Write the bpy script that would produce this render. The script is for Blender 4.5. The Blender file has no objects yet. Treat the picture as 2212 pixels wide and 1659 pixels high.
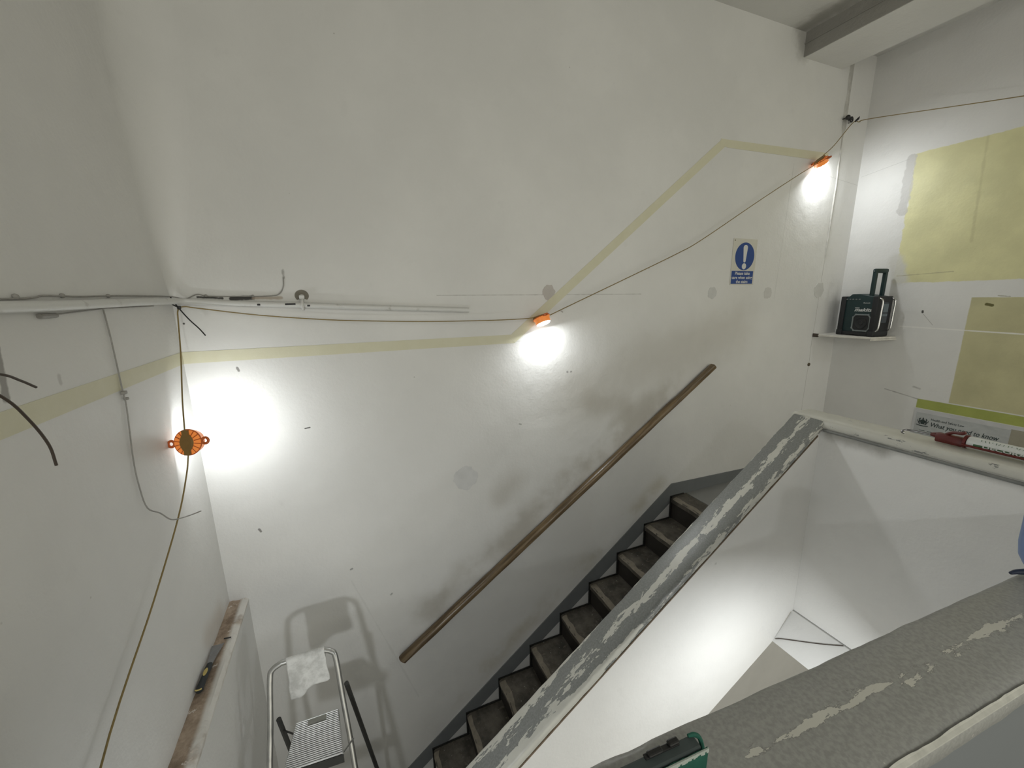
import bpy, bmesh, math, random
from mathutils import Vector, Matrix, noise as mnoise

random.seed(7)
C = bpy.context.scene.collection
SC = bpy.context.scene
PI = math.pi

# ------------------------------------------------------------------ camera
# world: X along the long stair wall (to the right), Y towards that wall, Z up,
# origin at the photographer's eye; metres.
cam_d = bpy.data.cameras.new('camera')
cam_d.sensor_fit = 'HORIZONTAL'
cam_d.sensor_width = 36.0
cam_d.lens = 36.0 * 869.4 / 2212.0
cam_d.clip_start = 0.02
cam = bpy.data.objects.new('camera', cam_d)
C.objects.link(cam)
yaw, pitch, roll = math.radians(22.2185), math.radians(-12.2547), math.radians(-0.979)
f = Vector((math.sin(yaw) * math.cos(pitch), math.cos(yaw) * math.cos(pitch), math.sin(pitch)))
r = Vector((math.cos(yaw), -math.sin(yaw), 0))
u = r.cross(f)
r2 = r * math.cos(roll) + u * math.sin(roll)
u2 = -r * math.sin(roll) + u * math.cos(roll)
cam.matrix_world = Matrix(((r2.x, u2.x, -f.x, 0), (r2.y, u2.y, -f.y, 0), (r2.z, u2.z, -f.z, 0), (0, 0, 0, 1)))
SC.camera = cam

# ------------------------------------------------------------------ world, exposure
SC.view_settings.view_transform = 'Standard'
SC.view_settings.look = 'None'
SC.view_settings.gamma = 1.0
SC.view_settings.exposure = 0.9
SC.view_settings.use_curve_mapping = False
W = bpy.data.worlds.new('world')
SC.world = W
W.use_nodes = True
bg = W.node_tree.nodes['Background']
bg.inputs['Color'].default_value = (1.0, 0.97, 0.84, 1)
bg.inputs['Strength'].default_value = 0.72

LAMP_W = 1.2           # watts of a festoon lamp

# room dimensions
XL, XR, YW = -0.65, 3.79, 2.10
ZF, ZC, ZM, ZB = -1.47, 1.67, -3.01, -4.55     # upper floor, ceiling, half landing, lower floor
YB = -2.6
ZCAP = -0.60


# ------------------------------------------------------------------ material helpers
class NT:
    def __init__(s, name):
        s.m = bpy.data.materials.new(name)
        s.m.use_nodes = True
        s.t = s.m.node_tree
        s.t.nodes.clear()
        s.out = s.t.nodes.new('ShaderNodeOutputMaterial')
        s.b = s.t.nodes.new('ShaderNodeBsdfPrincipled')
        s.t.links.new(s.b.outputs[0], s.out.inputs[0])
        s.co = s.t.nodes.new('ShaderNodeTexCoord').outputs['Object']

    def put(s, sock, v):
        if hasattr(v, 'is_linked') or isinstance(v, bpy.types.NodeSocket):
            s.t.links.new(v, sock)
        elif isinstance(v, (tuple, list)) and len(v) == 3 and sock.type == 'RGBA':
            sock.default_value = (*v, 1)
        else:
            sock.default_value = v

    def math(s, op, a, b=0.0, clamp=False):
        n = s.t.nodes.new('ShaderNodeMath')
        n.operation = op
        n.use_clamp = clamp
        s.put(n.inputs[0], a)
        s.put(n.inputs[1], b)
        return n.outputs[0]

    def vec(s, op, a, b=None, scale=None):
        n = s.t.nodes.new('ShaderNodeVectorMath')
        n.operation = op
        s.put(n.inputs[0], a)
        if b is not None:
            s.put(n.inputs[1], b)
        if scale is not None:
            s.put(n.inputs['Scale'], scale)
        return n.outputs['Value'] if op in ('DOT_PRODUCT', 'LENGTH', 'DISTANCE') else n.outputs['Vector']

    def noise(s, scale, detail=3.0, rough=0.55, stretch=None, off=None):
        n = s.t.nodes.new('ShaderNodeTexNoise')
        n.inputs['Scale'].default_value = scale
        n.inputs['Detail'].default_value = detail
        n.inputs['Roughness'].default_value = rough
        v = s.co
        if stretch:
            v = s.vec('MULTIPLY', v, stretch)
        if off:
            v = s.vec('ADD', v, off)
        s.t.links.new(v, n.inputs['Vector'])
        return n.outputs['Fac']

    def step(s, v, lo, hi):
        n = s.t.nodes.new('ShaderNodeMapRange')
        n.interpolation_type = 'SMOOTHSTEP'
        s.put(n.inputs['Value'], v)
        n.inputs['From Min'].default_value = lo
        n.inputs['From Max'].default_value = hi
        n.inputs['To Min'].default_value = 0
        n.inputs['To Max'].default_value = 1
        return n.outputs['Result']

    def inv(s, v):
        return s.math('SUBTRACT', 1.0, v)

    def mul(s, a, b):
        return s.math('MULTIPLY', a, b)

    def mix(s, fac, a, b):
        n = s.t.nodes.new('ShaderNodeMix')
        n.data_type = 'RGBA'
        s.put(n.inputs[0], fac)
        s.put(n.inputs[6], a)
        s.put(n.inputs[7], b)
        return n.outputs[2]

    def xyz(s):
        n = s.t.nodes.new('ShaderNodeSeparateXYZ')
        s.t.links.new(s.co, n.inputs[0])
        return n.outputs

    def seg(s, a, b, rad, soft, amp=0.0, nscale=20.0):
        """mask that is 1 within rad of the segment a-b, fading over soft, with a ragged edge"""
        a, b = Vector(a), Vector(b)
        pa = s.vec('SUBTRACT', s.co, tuple(a))
        ba = b - a
        if ba.length < 1e-6:
            d = s.vec('LENGTH', pa)
        else:
            h = s.math('DIVIDE', s.vec('DOT_PRODUCT', pa, tuple(ba)), ba.length_squared, clamp=True)
            sc = s.vec('SCALE', tuple(ba), scale=h)
            d = s.vec('LENGTH', s.vec('SUBTRACT', pa, sc))
        if amp:
            d = s.math('ADD', d, s.mul(s.math('SUBTRACT', s.noise(nscale, 4), 0.5), amp))
        return s.inv(s.step(d, max(rad - soft, 0.0), rad + soft))

    def bump(s, h, strength=0.3, dist=0.01):
        n = s.t.nodes.new('ShaderNodeBump')
        n.inputs['Strength'].default_value = strength
        n.inputs['Distance'].default_value = dist
        s.put(n.inputs['Height'], h)
        s.t.links.new(n.outputs['Normal'], s.b.inputs['Normal'])

    def fin(s, col, rough=0.5, metal=0.0, spec=0.5):
        s.put(s.b.inputs['Base Color'], col)
        s.put(s.b.inputs['Roughness'], rough)
        s.b.inputs['Metallic'].default_value = metal
        s.b.inputs['Specular IOR Level'].default_value = spec
        return s.m


def plain(name, col, rough=0.5, metal=0.0, var=0.12, scale=30, spec=0.5, emit=0.0):
    n = NT(name)
    k = n.noise(scale, 3)
    dark = tuple(c * (1 - var) for c in col)
    lite = tuple(min(1, c * (1 + var)) for c in col)
    n.fin(n.mix(k, dark, lite), rough, metal, spec)
    if emit:
        n.b.inputs['Emission Color'].default_value = (*col, 1)
        n.b.inputs['Emission Strength'].default_value = emit
    return n.m


WHITE = (0.70, 0.695, 0.675)


def wall_paint(name, stains=(), regions=(), base=WHITE, bump=0.22, rough=0.5):
    n = NT(name)
    n.co = n.t.nodes.new('ShaderNodeNewGeometry').outputs['Position']     # walls do not move: marks are given in room coordinates
    big = n.noise(1.3, 4, 0.6)
    col = n.mix(n.step(big, 0.35, 0.7), tuple(c * 0.95 for c in base), tuple(c * 1.03 for c in base))
    fine = n.noise(9, 5, 0.65)
    col = n.mix(n.mul(n.step(fine, 0.58, 0.75), 0.35), col, tuple(c * 0.9 for c in base))
    # small pinholes and flecks in the paint
    v = n.t.nodes.new('ShaderNodeTexVoronoi')
    v.inputs['Scale'].default_value = 7.0
    n.t.links.new(n.co, v.inputs['Vector'])
    pin = n.mul(n.inv(n.step(v.outputs['Distance'], 0.012, 0.028)), n.step(n.noise(3.1, 2), 0.52, 0.62))
    col = n.mix(n.mul(pin, 0.6), col, (0.25, 0.23, 0.2))
    for (axis, lo, hi, axis2, lo2, hi2, c, amp) in regions:
        p = n.xyz()
        w = n.mul(n.math('SUBTRACT', n.noise(14, 5, 0.65), 0.5), amp)
        a = n.math('ADD', p[axis], w)
        b = n.math('ADD', p[axis2], n.mul(n.math('SUBTRACT', n.noise(11, 5, 0.65, off=(3, 5, 1)), 0.5), amp * 0.5))
        e = 0.003
        m = n.mul(n.step(a, lo - e, lo + e), n.inv(n.step(a, hi - e, hi + e)))
        m = n.mul(m, n.mul(n.step(b, lo2 - e, lo2 + e), n.inv(n.step(b, hi2 - e, hi2 + e))))
        cc = n.mix(n.step(n.noise(5, 4), 0.3, 0.75), tuple(x * 0.9 for x in c), tuple(x * 1.06 for x in c))
        col = n.mix(m, col, cc)
    for st in stains:
        a, b, rad, soft, c, k = st[:6]
        amp = st[6] if len(st) > 6 else 0.0
        ns = st[7] if len(st) > 7 else 20.0
        m = n.mul(n.seg(a, b, rad, soft, amp, ns), k)
        if len(st) > 8:
            m = n.mul(m, n.step(n.noise(st[8], 4), 0.38, 0.62))
        col = n.mix(m, col, c)
    h = n.math('ADD', n.mul(n.noise(70, 3), 0.35), n.math('ADD', n.mul(n.noise(12, 4), 1.0), n.mul(n.noise(3, 2), 2.0)))
    n.bump(h, bump, 0.012)
    return n.fin(col, rough, 0.0, 0.45)


# ------------------------------------------------------------------ mesh helpers
def add_box(bm, x0, x1, y0, y1, z0, z1, bev=0.0, seg=2):
    t = bmesh.new()
    bmesh.ops.create_cube(t, size=1)
    for v in t.verts:
        v.co = Vector(((x0 + x1) / 2 + v.co.x * (x1 - x0), (y0 + y1) / 2 + v.co.y * (y1 - y0), (z0 + z1) / 2 + v.co.z * (z1 - z0)))
    if bev:
        bmesh.ops.bevel(t, geom=t.edges[:], offset=bev, segments=seg, affect='EDGES', profile=0.5)
    merge(bm, t)


def merge(bm, t):
    me = bpy.data.meshes.new('tmp')
    t.to_mesh(me)
    t.free()
    bm.from_mesh(me)
    bpy.data.meshes.remove(me)


def add_prism(bm, pts, vec, bev=0.0):
    """polygon pts (3D, planar) extruded along vec"""
    t = bmesh.new()
    v = [t.verts.new(p) for p in pts]
    fc = t.faces.new(v)
    ex = bmesh.ops.extrude_face_region(t, geom=[fc])
    vv = [e for e in ex['geom'] if isinstance(e, bmesh.types.BMVert)]
    bmesh.ops.translate(t, verts=vv, vec=Vector(vec))
    bmesh.ops.recalc_face_normals(t, faces=t.faces[:])
    if bev:
        bmesh.ops.bevel(t, geom=t.edges[:], offset=bev, segments=2, affect='EDGES', profile=0.5)
    merge(bm, t)


def smooth_path(pts, n=8):
    pts = [Vector(p) for p in pts]
    if len(pts) < 3:
        return pts
    out = []
    P = [pts[0] * 2 - pts[1]] + pts + [pts[-1] * 2 - pts[-2]]
    for i in range(1, len(P) - 2):
        a, b, c, d = P[i - 1], P[i], P[i + 1], P[i + 2]
        for k in range(n):
            t = k / n
            out.append(0.5 * ((2 * b) + (c - a) * t + (2 * a - 5 * b + 4 * c - d) * t * t + (3 * b - a - 3 * c + d) * t ** 3))
    out.append(pts[-1])
    return out


def add_tube(bm, pts, rad, seg=10, smooth=0, closed=False, jitter=0.0):
    if smooth:
        pts = smooth_path(pts, smooth)
    pts = [Vector(p) for p in pts]
    n = len(pts)
    if isinstance(rad, (list, tuple)):
        src, m_ = rad, len(rad) - 1
        rad = []
        for i in range(n):
            q = m_ * i / max(n - 1, 1)
            k = min(int(q), m_ - 1)
            rad.append(src[k] + (src[k + 1] - src[k]) * (q - k))
    rings = []
    prev = None
    for i, p in enumerate(pts):
        if closed:
            d = pts[(i + 1) % n] - pts[i - 1]
        else:
            d = pts[min(i + 1, n - 1)] - pts[max(i - 1, 0)]
        d.normalize()
        if prev is None:
            a = Vector((0, 0, 1)) if abs(d.z) < 0.9 else Vector((1, 0, 0))
            s = d.cross(a).normalized()
        else:
            s = (prev - d * prev.dot(d)).normalized()
        prev = s
        t = d.cross(s)
        rr = rad[i] if isinstance(rad, (list, tuple)) else rad
        ring = []
        for k in range(seg):
            an = 2 * PI * k / seg
            q = rr * (1 + (random.uniform(-jitter, jitter) if jitter else 0))
            ring.append(bm.verts.new(p + (s * math.cos(an) + t * math.sin(an)) * q))
        rings.append(ring)
    m = n if closed else n - 1
    for i in range(m):
        A, B = rings[i], rings[(i + 1) % n]
        for k in range(seg):
            bm.faces.new((A[k], A[(k + 1) % seg], B[(k + 1) % seg], B[k]))
    if not closed:
        bm.faces.new(list(reversed(rings[0])))
        bm.faces.new(rings[-1])


def add_lathe(bm, prof, origin, axis, seg=28):
    """profile [(radius, height)] around axis from origin"""
    axis = Vector(axis).normalized()
    a = Vector((0, 0, 1)) if abs(axis.z) < 0.9 else Vector((1, 0, 0))
    s = axis.cross(a).normalized()
    t = axis.cross(s)
    o = Vector(origin)
    rings = []
    for rr, h in prof:
        rings.append([bm.verts.new(o + axis * h + (s * math.cos(2 * PI * k / seg) + t * math.sin(2 * PI * k / seg)) * max(rr, 1e-5)) for k in range(seg)])
    for A, B in zip(rings[:-1], rings[1:]):
        for k in range(seg):
            bm.faces.new((A[k], A[(k + 1) % seg], B[(k + 1) % seg], B[k]))
    bm.faces.new(list(reversed(rings[0])))
    bm.faces.new(rings[-1])


def obj(name, bm, mat, parent=None, smooth=False, world=False):
    bmesh.ops.recalc_face_normals(bm, faces=bm.faces[:])
    me = bpy.data.meshes.new(name)
    bm.to_mesh(me)
    bm.free()
    me.materials.append(mat)
    if smooth:
        for p in me.polygons:
            p.use_smooth = True
        try:
            me.set_sharp_from_angle(angle=math.radians(40))
        except Exception:
            pass
    o = bpy.data.objects.new(name, me)
    C.objects.link(o)
    if parent is not None:
        o.parent = parent
        if world:       # geometry was given in world space
            q = parent
            M = Matrix.Identity(4)
            while q is not None:
                M = Matrix.LocRotScale(q.location, q.rotation_euler, q.scale) @ M
                q = q.parent
            me.transform(M.inverted())
    return o


def tag(o, label, cat, group=None):
    o['label'] = label
    o['category'] = cat
    if group:
        o['group'] = group
    return o


def thing(name, label, cat, loc=(0, 0, 0), rotz=0.0, group=None):
    o = bpy.data.objects.new(name, None)
    o.empty_display_size = 0.05
    C.objects.link(o)
    o.location = loc
    o.rotation_euler = (0, 0, rotz)
    return tag(o, label, cat, group)


def struct(name, bm, mat, parent=None, smooth=False):
    o = obj(name, bm, mat, parent, smooth, world=parent is not None)
    if parent is None:
        o['kind'] = 'structure'
    return o


def box(*a, **k):
    bm = bmesh.new()
    add_box(bm, *a, **k)
    return bm


def text(name, s, origin, xdir, ydir, width, mat, parent=None, height=None, shear=0.0, bold=0.0, depth=0.0006, align='LEFT', world=False):
    """lettering as a mesh: laid out from origin along xdir, ydir up, scaled to width (and height of a capital)"""
    cu = bpy.data.curves.new('lettering', 'FONT')
    cu.body = s
    cu.shear = shear
    cu.offset = bold
    cu.extrude = 0.01
    cu.resolution_u = 3
    o = bpy.data.objects.new('tmp_text', cu)
    C.objects.link(o)
    dg = bpy.context.evaluated_depsgraph_get()
    me = bpy.data.meshes.new_from_object(o.evaluated_get(dg))
    bpy.data.objects.remove(o)
    xs = [v.co.x for v in me.vertices]
    x0, x1 = min(xs), max(xs)
    sx = width / (x1 - x0)
    sy = (height / 0.7) if height else sx
    X, Y = Vector(xdir).normalized(), Vector(ydir).normalized()
    Z = X.cross(Y)
    offx = {'LEFT': 0, 'CENTER': -width / 2}[align]
    for v in me.vertices:
        c = v.co.copy()
        v.co = Vector(origin) + X * ((c.x - x0) * sx + offx) + Y * (c.y * sy) + Z * (c.z / 0.02 * depth + depth / 2)
    bm = bmesh.new()
    bm.from_mesh(me)
    bpy.data.meshes.remove(me)
    return obj(name, bm, mat, parent, world=world)


# ------------------------------------------------------------------ materials
GRIME_AND_SHADE = (0.36, 0.33, 0.27)
BLK = (0.03, 0.028, 0.025)
PATCH = (0.40, 0.40, 0.39)
m_back = wall_paint('white wall paint with handrail grime and painted shade', stains=[
    # dirt rubbed on along the handrail and skirting, plus one painted shade band
    ((0.35, YW, -1.80), (2.25, YW, -0.48), 0.10, 0.10, GRIME_AND_SHADE, 0.55, 0.25, 5, 3.0),
    ((0.3, YW, -2.62), (2.0, YW, -1.36), 0.05, 0.07, (0.42, 0.38, 0.27), 0.5, 0.12, 8, 4.0),
    ((1.664, YW, -0.731), (1.40, YW, -0.66), 0.05, 0.09, GRIME_AND_SHADE, 0.40, 0.12, 6),
    ((1.30, YW, -0.62), (2.60, YW, -0.20), 0.10, 0.22, GRIME_AND_SHADE, 0.34, 0.30, 3),  # broad dim stretch between the lamp pools: shade painted into the wall colour
    ((0.86, YW, -1.10), (0.78, YW, -1.18), 0.05, 0.08, GRIME_AND_SHADE, 0.35, 0.1, 7),
    ((0.50, YW, -1.60), (0.44, YW, -1.72), 0.04, 0.06, GRIME_AND_SHADE, 0.30, 0.1, 7),
    ((2.95, YW, 1.68), (2.99, YW, 1.56), 0.03, 0.07, (0.32, 0.31, 0.28), 0.65, 0.12, 16),
    # black scar above the pipe
    ((-0.56, YW, 0.020), (-0.474, YW, 0.013), 0.004, 0.002, BLK, 0.95, 0.008, 60),
    ((-0.44, YW, 0.012), (-0.362, YW, 0.014), 0.009, 0.003, BLK, 0.97, 0.010, 60),
    ((-0.36, YW, 0.013), (-0.25, YW, 0.012), 0.006, 0.004, (0.40, 0.33, 0.26), 0.8, 0.012, 40),
    ((-0.233, YW, 0.098), (-0.233, YW, 0.13), 0.004, 0.004, (0.25, 0.24, 0.22), 0.7, 0.02, 60),
    # hairline in the plaster at the old dado level
    ((0.45, YW, 0.012), (1.75, YW, 0.002), 0.0015, 0.0025, (0.33, 0.32, 0.30), 0.55, 0.006, 30),
    ((0.85, YW, -0.250), (1.15, YW, -0.240), 0.001, 0.0015, (0.35, 0.35, 0.33), 0.5),
    ((3.20, YW, 0.855), (3.79, YW, 0.80), 0.001, 0.0015, (0.35, 0.35, 0.33), 0.5),
    # faint edges of the filled rectangle by the pier
    ((3.03, YW, 0.88), (2.99, YW, -0.05), 0.003, 0.004, (0.55, 0.55, 0.53), 0.6, 0.01, 12),
    ((-0.10, YW, -1.49), (0.2, YW, -2.4), 0.004, 0.004, (0.55, 0.55, 0.53), 0.4, 0.02, 8),
    # old wall-plug holes and chips
    ((-0.624, YW, -0.088), (-0.624, YW, -0.088), 0.004, 0.001, BLK, 0.9),
    ((-0.461, YW, -0.290), (-0.458, YW, -0.303), 0.005, 0.002, (0.2, 0.19, 0.18), 0.9, 0.006, 90),
    ((-0.226, YW, -0.606), (-0.205, YW, -0.604), 0.003, 0.001, BLK, 0.9),
    ((-0.480, YW, -1.083), (-0.474, YW, -1.096), 0.005, 0.002, (0.18, 0.17, 0.16), 0.9, 0.006, 90),
    ((1.221, YW, -0.452), (1.224, YW, -0.454), 0.006, 0.002, (0.3, 0.29, 0.28), 0.8, 0.006, 90),
    ((1.247, YW, -0.454), (1.250, YW, -0.454), 0.006, 0.002, (0.3, 0.29, 0.28), 0.8, 0.006, 90),
    ((1.175, YW, -0.087), (1.186, YW, -0.093), 0.004, 0.002, (0.35, 0.33, 0.31), 0.8),
    ((-0.097, YW, -1.42), (-0.09, YW, -1.418), 0.005, 0.002, (0.25, 0.25, 0.24), 0.8),
    ((0.095, YW, -1.64), (0.10, YW, -1.635), 0.005, 0.003, (0.25, 0.25, 0.24), 0.7),
    ((0.90, YW, -0.74), (0.912, YW, -0.744), 0.004, 0.002, (0.3, 0.3, 0.28), 0.8),
])
YEL = (0.66, 0.635, 0.36)
GREEN = (0.36, 0.40, 0.10)
m_right = wall_paint('white paint over old yellow end wall', regions=[
    (1, -0.2, 1.765, 2, 0.050, 0.925, YEL, 0.05),
    (1, -0.4, 1.336, 2, -0.765, -0.055, (0.52, 0.49, 0.29), 0.008),
    (1, -0.4, 1.50, 2, -0.838, -0.772, GREEN, 0.004),
], stains=[
    ((XR, 1.79, 0.90), (XR, 1.785, 0.55), 0.028, 0.004, (0.50, 0.49, 0.47), 0.8, 0.05, 14),
    ((XR, 1.775, 0.22), (XR, 1.73, 0.07), 0.045, 0.02, (0.60, 0.59, 0.55), 0.9, 0.06, 14),
    ((XR, 1.42, 0.92), (XR, 1.395, 0.30), 0.006, 0.006, (0.50, 0.47, 0.26), 0.6, 0.02, 14),
    ((XR, 1.75, 0.10), (XR, 1.45, 0.115), 0.002, 0.003, (0.38, 0.35, 0.22), 0.7, 0.008, 20),
    ((XR, 1.68, -0.262), (XR, 0.9, -0.278), 0.004, 0.003, (0.80, 0.79, 0.76), 0.9, 0.004, 20),
    ((XR, 1.70, -0.74), (XR, 1.50, -0.775), 0.002, 0.004, (0.2, 0.19, 0.18), 0.6, 0.01, 20),
    ((XR, 1.535, -0.690), (XR, 1.50, -0.70), 0.006, 0.006, (0.25, 0.24, 0.22), 0.6, 0.02, 30),
    ((XR, 1.567, -0.149), (XR, 1.566, -0.158), 0.006, 0.002, BLK, 0.95),
    ((XR, 1.56, -0.17), (XR, 1.499, -0.244), 0.001, 0.0015, (0.25, 0.23, 0.2), 0.7),
    ((XR, 1.262, -0.098), (XR, 1.238, -0.104), 0.009, 0.002, (0.10, 0.09, 0.02), 0.95, 0.006, 60),
    ((XR, 1.22, -0.045), (XR, 1.17, -0.05), 0.003, 0.002, (0.3, 0.28, 0.2), 0.7, 0.006, 60),
    ((XR, 2.082, 0.855), (XR, 1.80, 0.90), 0.001, 0.0015, (0.35, 0.35, 0.33), 0.5),
])
m_left = wall_paint('white wall paint with chased patch', stains=[
    ((XL, 1.136, -0.085), (XL, 1.127, -0.185), 0.010, 0.003, (0.24, 0.23, 0.21), 0.85, 0.012, 40),
    ((XL, 1.16, 0.62), (XL, 1.19, 0.50), 0.008, 0.006, (0.30, 0.29, 0.26), 0.7, 0.02, 30),
    ((XL, 1.30, -0.17), (XL, 1.30, -0.185), 0.006, 0.004, (0.35, 0.34, 0.32), 0.5, 0.01, 50),
    ((XL, 1.80, -1.36), (XL, 1.95, -1.38), 0.04, 0.05, (0.5, 0.44, 0.38), 0.5, 0.06, 10),
])
m_white = wall_paint('plain white wall paint')
m_well = wall_paint('scuffed white balustrade paint', base=(0.79, 0.785, 0.765), stains=[
    ((2.065, 1.10, -0.66), (2.065, 0.9, -0.66), 0.02, 0.035, (0.2, 0.19, 0.16), 0.7, 0.04, 18),
    ((2.065, 0.9, -0.655), (2.065, 0.2, -0.66), 0.008, 0.02, (0.40, 0.39, 0.36), 0.5, 0.03, 18),
    ((1.45, 1.14, -1.20), (1.452, 1.14, -1.2), 0.006, 0.005, (0.3, 0.29, 0.27), 0.6, 0.006, 50),
    ((1.30, 1.14, -1.20), (0.7, 1.14, -1.62), 0.004, 0.01, (0.55, 0.54, 0.5), 0.5, 0.03, 12),
])
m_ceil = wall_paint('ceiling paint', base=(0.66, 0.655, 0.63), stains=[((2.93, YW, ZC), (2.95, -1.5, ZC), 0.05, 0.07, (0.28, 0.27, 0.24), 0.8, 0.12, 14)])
m_beam = wall_paint('stained grey beam paint', base=(0.31, 0.30, 0.275), bump=0.5)
m_beamw = wall_paint('white beam soffit paint', base=(0.70, 0.695, 0.67))
m_floor = plain('grey painted concrete floor', (0.22, 0.22, 0.21), 0.6, scale=8)
m_skirt = plain('dark grey skirting paint', (0.165, 0.175, 0.18), 0.45, var=0.10, scale=14)
m_cable = plain('amber sheathed cable', (0.235, 0.170, 0.058), 0.45, var=0.15, scale=60)
m_black = plain('black plastic', (0.012, 0.012, 0.012), 0.4)
m_brown = plain('brown cable sheath', (0.055, 0.040, 0.030), 0.5)
m_greycab = plain('paint-spattered grey cable', (0.30, 0.29, 0.27), 0.6, var=0.3, scale=50)
m_pipe = NT('white painted pipe')
m_pipe.bump(m_pipe.noise(60, 3), 0.2, 0.004)
m_pipe = m_pipe.fin(m_pipe.mix(m_pipe.step(m_pipe.noise(16, 5, 0.65), 0.56, 0.74), (0.64, 0.64, 0.62), (0.42, 0.41, 0.38)), 0.4)
m_tape = NT('masking tape')
m_tape.bump(m_tape.noise(150, 2), 0.2, 0.002)
m_tape = m_tape.fin(m_tape.mix(m_tape.noise(18, 4), (0.60, 0.575, 0.41), (0.66, 0.64, 0.50)), 0.6)

n = NT('varnished handrail wood')
g = n.noise(7, 5, 0.6, stretch=(0.6, 9, 9))
g2 = n.noise(30, 3, 0.6, stretch=(0.4, 8, 8))
wcol = n.mix(n.step(g, 0.32, 0.68), (0.070, 0.044, 0.020), (0.185, 0.130, 0.068))
wcol = n.mix(n.mul(n.step(g2, 0.5, 0.7), 0.55), wcol, (0.045, 0.028, 0.013))
n.bump(g2, 0.15, 0.003)
m_wood = n.fin(wcol, 0.28, 0.0, 0.5)


def cap_paint(name, streak, edge, chips, base=(0.215, 0.222, 0.212), cream=(0.60, 0.592, 0.535), half=0.0725, bias=None, left=None):
    """grey gloss worn through to cream; local x runs along the cap, y across it"""
    n = NT(name)
    p = n.xyz()
    x, y = p[0], p[1]
    ns = n.noise(6, 6, 0.7, stretch=(1.0, 3.6, 3.6))
    nf = n.noise(34, 4, 0.7, stretch=(0.6, 2.2, 2.2))
    wob = n.mul(n.math('SUBTRACT', n.noise(2.2, 2), 0.5), 0.05)
    # streak of bare cream along the middle, broken up by noise
    d = n.math('ABSOLUTE', n.math('ADD', y, n.math('ADD', wob, streak[0])))
    a = n.math('MAXIMUM', n.math('SUBTRACT', streak[1], n.mul(d, streak[1] / streak[2])), -0.10)
    # edges rubbed bare
    e = n.mul(n.step(n.math('ABSOLUTE', y), half - 0.020, half), edge)
    k = n.math('ADD', n.math('ADD', a, e), n.math('ADD', n.mul(n.math('SUBTRACT', ns, 0.5), 1.5), n.mul(n.math('SUBTRACT', nf, 0.5), 0.8)))
    if bias:
        lo = n.step(n.mul(x, -1.0), -bias[0], -bias[1])
        k = n.math('ADD', k, n.mul(n.mul(lo, n.step(n.math('ABSOLUTE', n.math('ADD', y, bias[3])), 0.012, 0.055)), bias[2]))
        k = n.math('SUBTRACT', k, n.mul(n.mul(lo, n.inv(n.step(n.math('ABSOLUTE', n.math('ADD', y, bias[3])), 0.0, 0.03))), 0.30))
    if left is not None:
        k = n.math('SUBTRACT', k, n.mul(n.inv(n.step(x, left - 0.08, left)), 0.5))
    m = n.step(k, chips, chips + 0.03)
    fleck = n.mul(n.step(n.noise(90, 2), 0.76, 0.78), 0.7)
    gcol = n.mix(n.step(n.noise(150, 3), 0.3, 0.7), tuple(c * 0.88 for c in base), tuple(c * 1.12 for c in base))
    col = n.mix(n.math('MAXIMUM', m, fleck), gcol, n.mix(n.noise(14, 3), tuple(c * 0.85 for c in cream), tuple(c * 1.06 for c in cream)))
    dark = n.mul(n.mul(n.step(k, chips - 0.03, chips - 0.005), n.inv(m)), 0.35)
    col = n.mix(dark, col, (0.07, 0.07, 0.06))
    n.bump(n.math('ADD', n.mul(m, -0.6), n.mul(n.noise(220, 2), 0.2)), 0.16, 0.002)
    return n.fin(col, 0.42)


m_cap_slope = cap_paint('worn grey stair capping', (0.004, 0.48, 0.034), 0.42, 0.28, bias=(0.05, -0.75, 0.55, 0.0))
m_cap_back = cap_paint('mostly cream landing capping', (0.0, 0.45, 1.0), 0.0, 0.17)
m_cap_near = cap_paint('grey near capping with cream wear line', (-0.004, 0.42, 0.018), 0.0, 0.34, base=(0.315, 0.317, 0.300), left=-0.30)
m_nearpanel = plain('blue grey balustrade paint', (0.20, 0.215, 0.225), 0.45, var=0.06, scale=12)

n = NT('worn dark stair treads')
k = n.noise(9, 5, 0.65)
tc = n.mix(n.step(k, 0.3, 0.72), (0.045, 0.040, 0.032), (0.13, 0.115, 0.092))
tc = n.mix(n.mul(n.step(n.noise(28, 4), 0.60, 0.7), 0.5), tc, (0.20, 0.17, 0.13))
tc = n.mix(n.step(n.noise(120, 1), 0.765, 0.78), tc, (0.6, 0.58, 0.53))
n.bump(n.noise(40, 4), 0.4, 0.006)
m_tread = n.fin(tc, 0.7)
m_riser = plain('near black riser', (0.020, 0.016, 0.012), 0.8, var=0.4, scale=25)
m_nosing = plain('worn pale nosing', (0.20, 0.175, 0.135), 0.7, var=0.45, scale=30)
m_edgeblk = plain('black bitumen edge', (0.012, 0.012, 0.010), 0.7)

n = NT('bare plaster ledge')
k = n.noise(11, 6, 0.7)
lc = n.mix(n.step(k, 0.35, 0.65), (0.20, 0.145, 0.10), (0.42, 0.33, 0.25))
lc = n.mix(n.mul(n.step(n.xyz()[0], -0.610, -0.590), n.step(n.noise(7, 4), 0.28, 0.5)), lc, (0.68, 0.66, 0.62))
lc = n.mix(n.step(n.noise(26, 5, 0.7), 0.62, 0.66), lc, (0.62, 0.56, 0.5))
n.bump(n.noise(30, 5), 0.5, 0.01)
m_ledge = n.fin(lc, 0.85)

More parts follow.
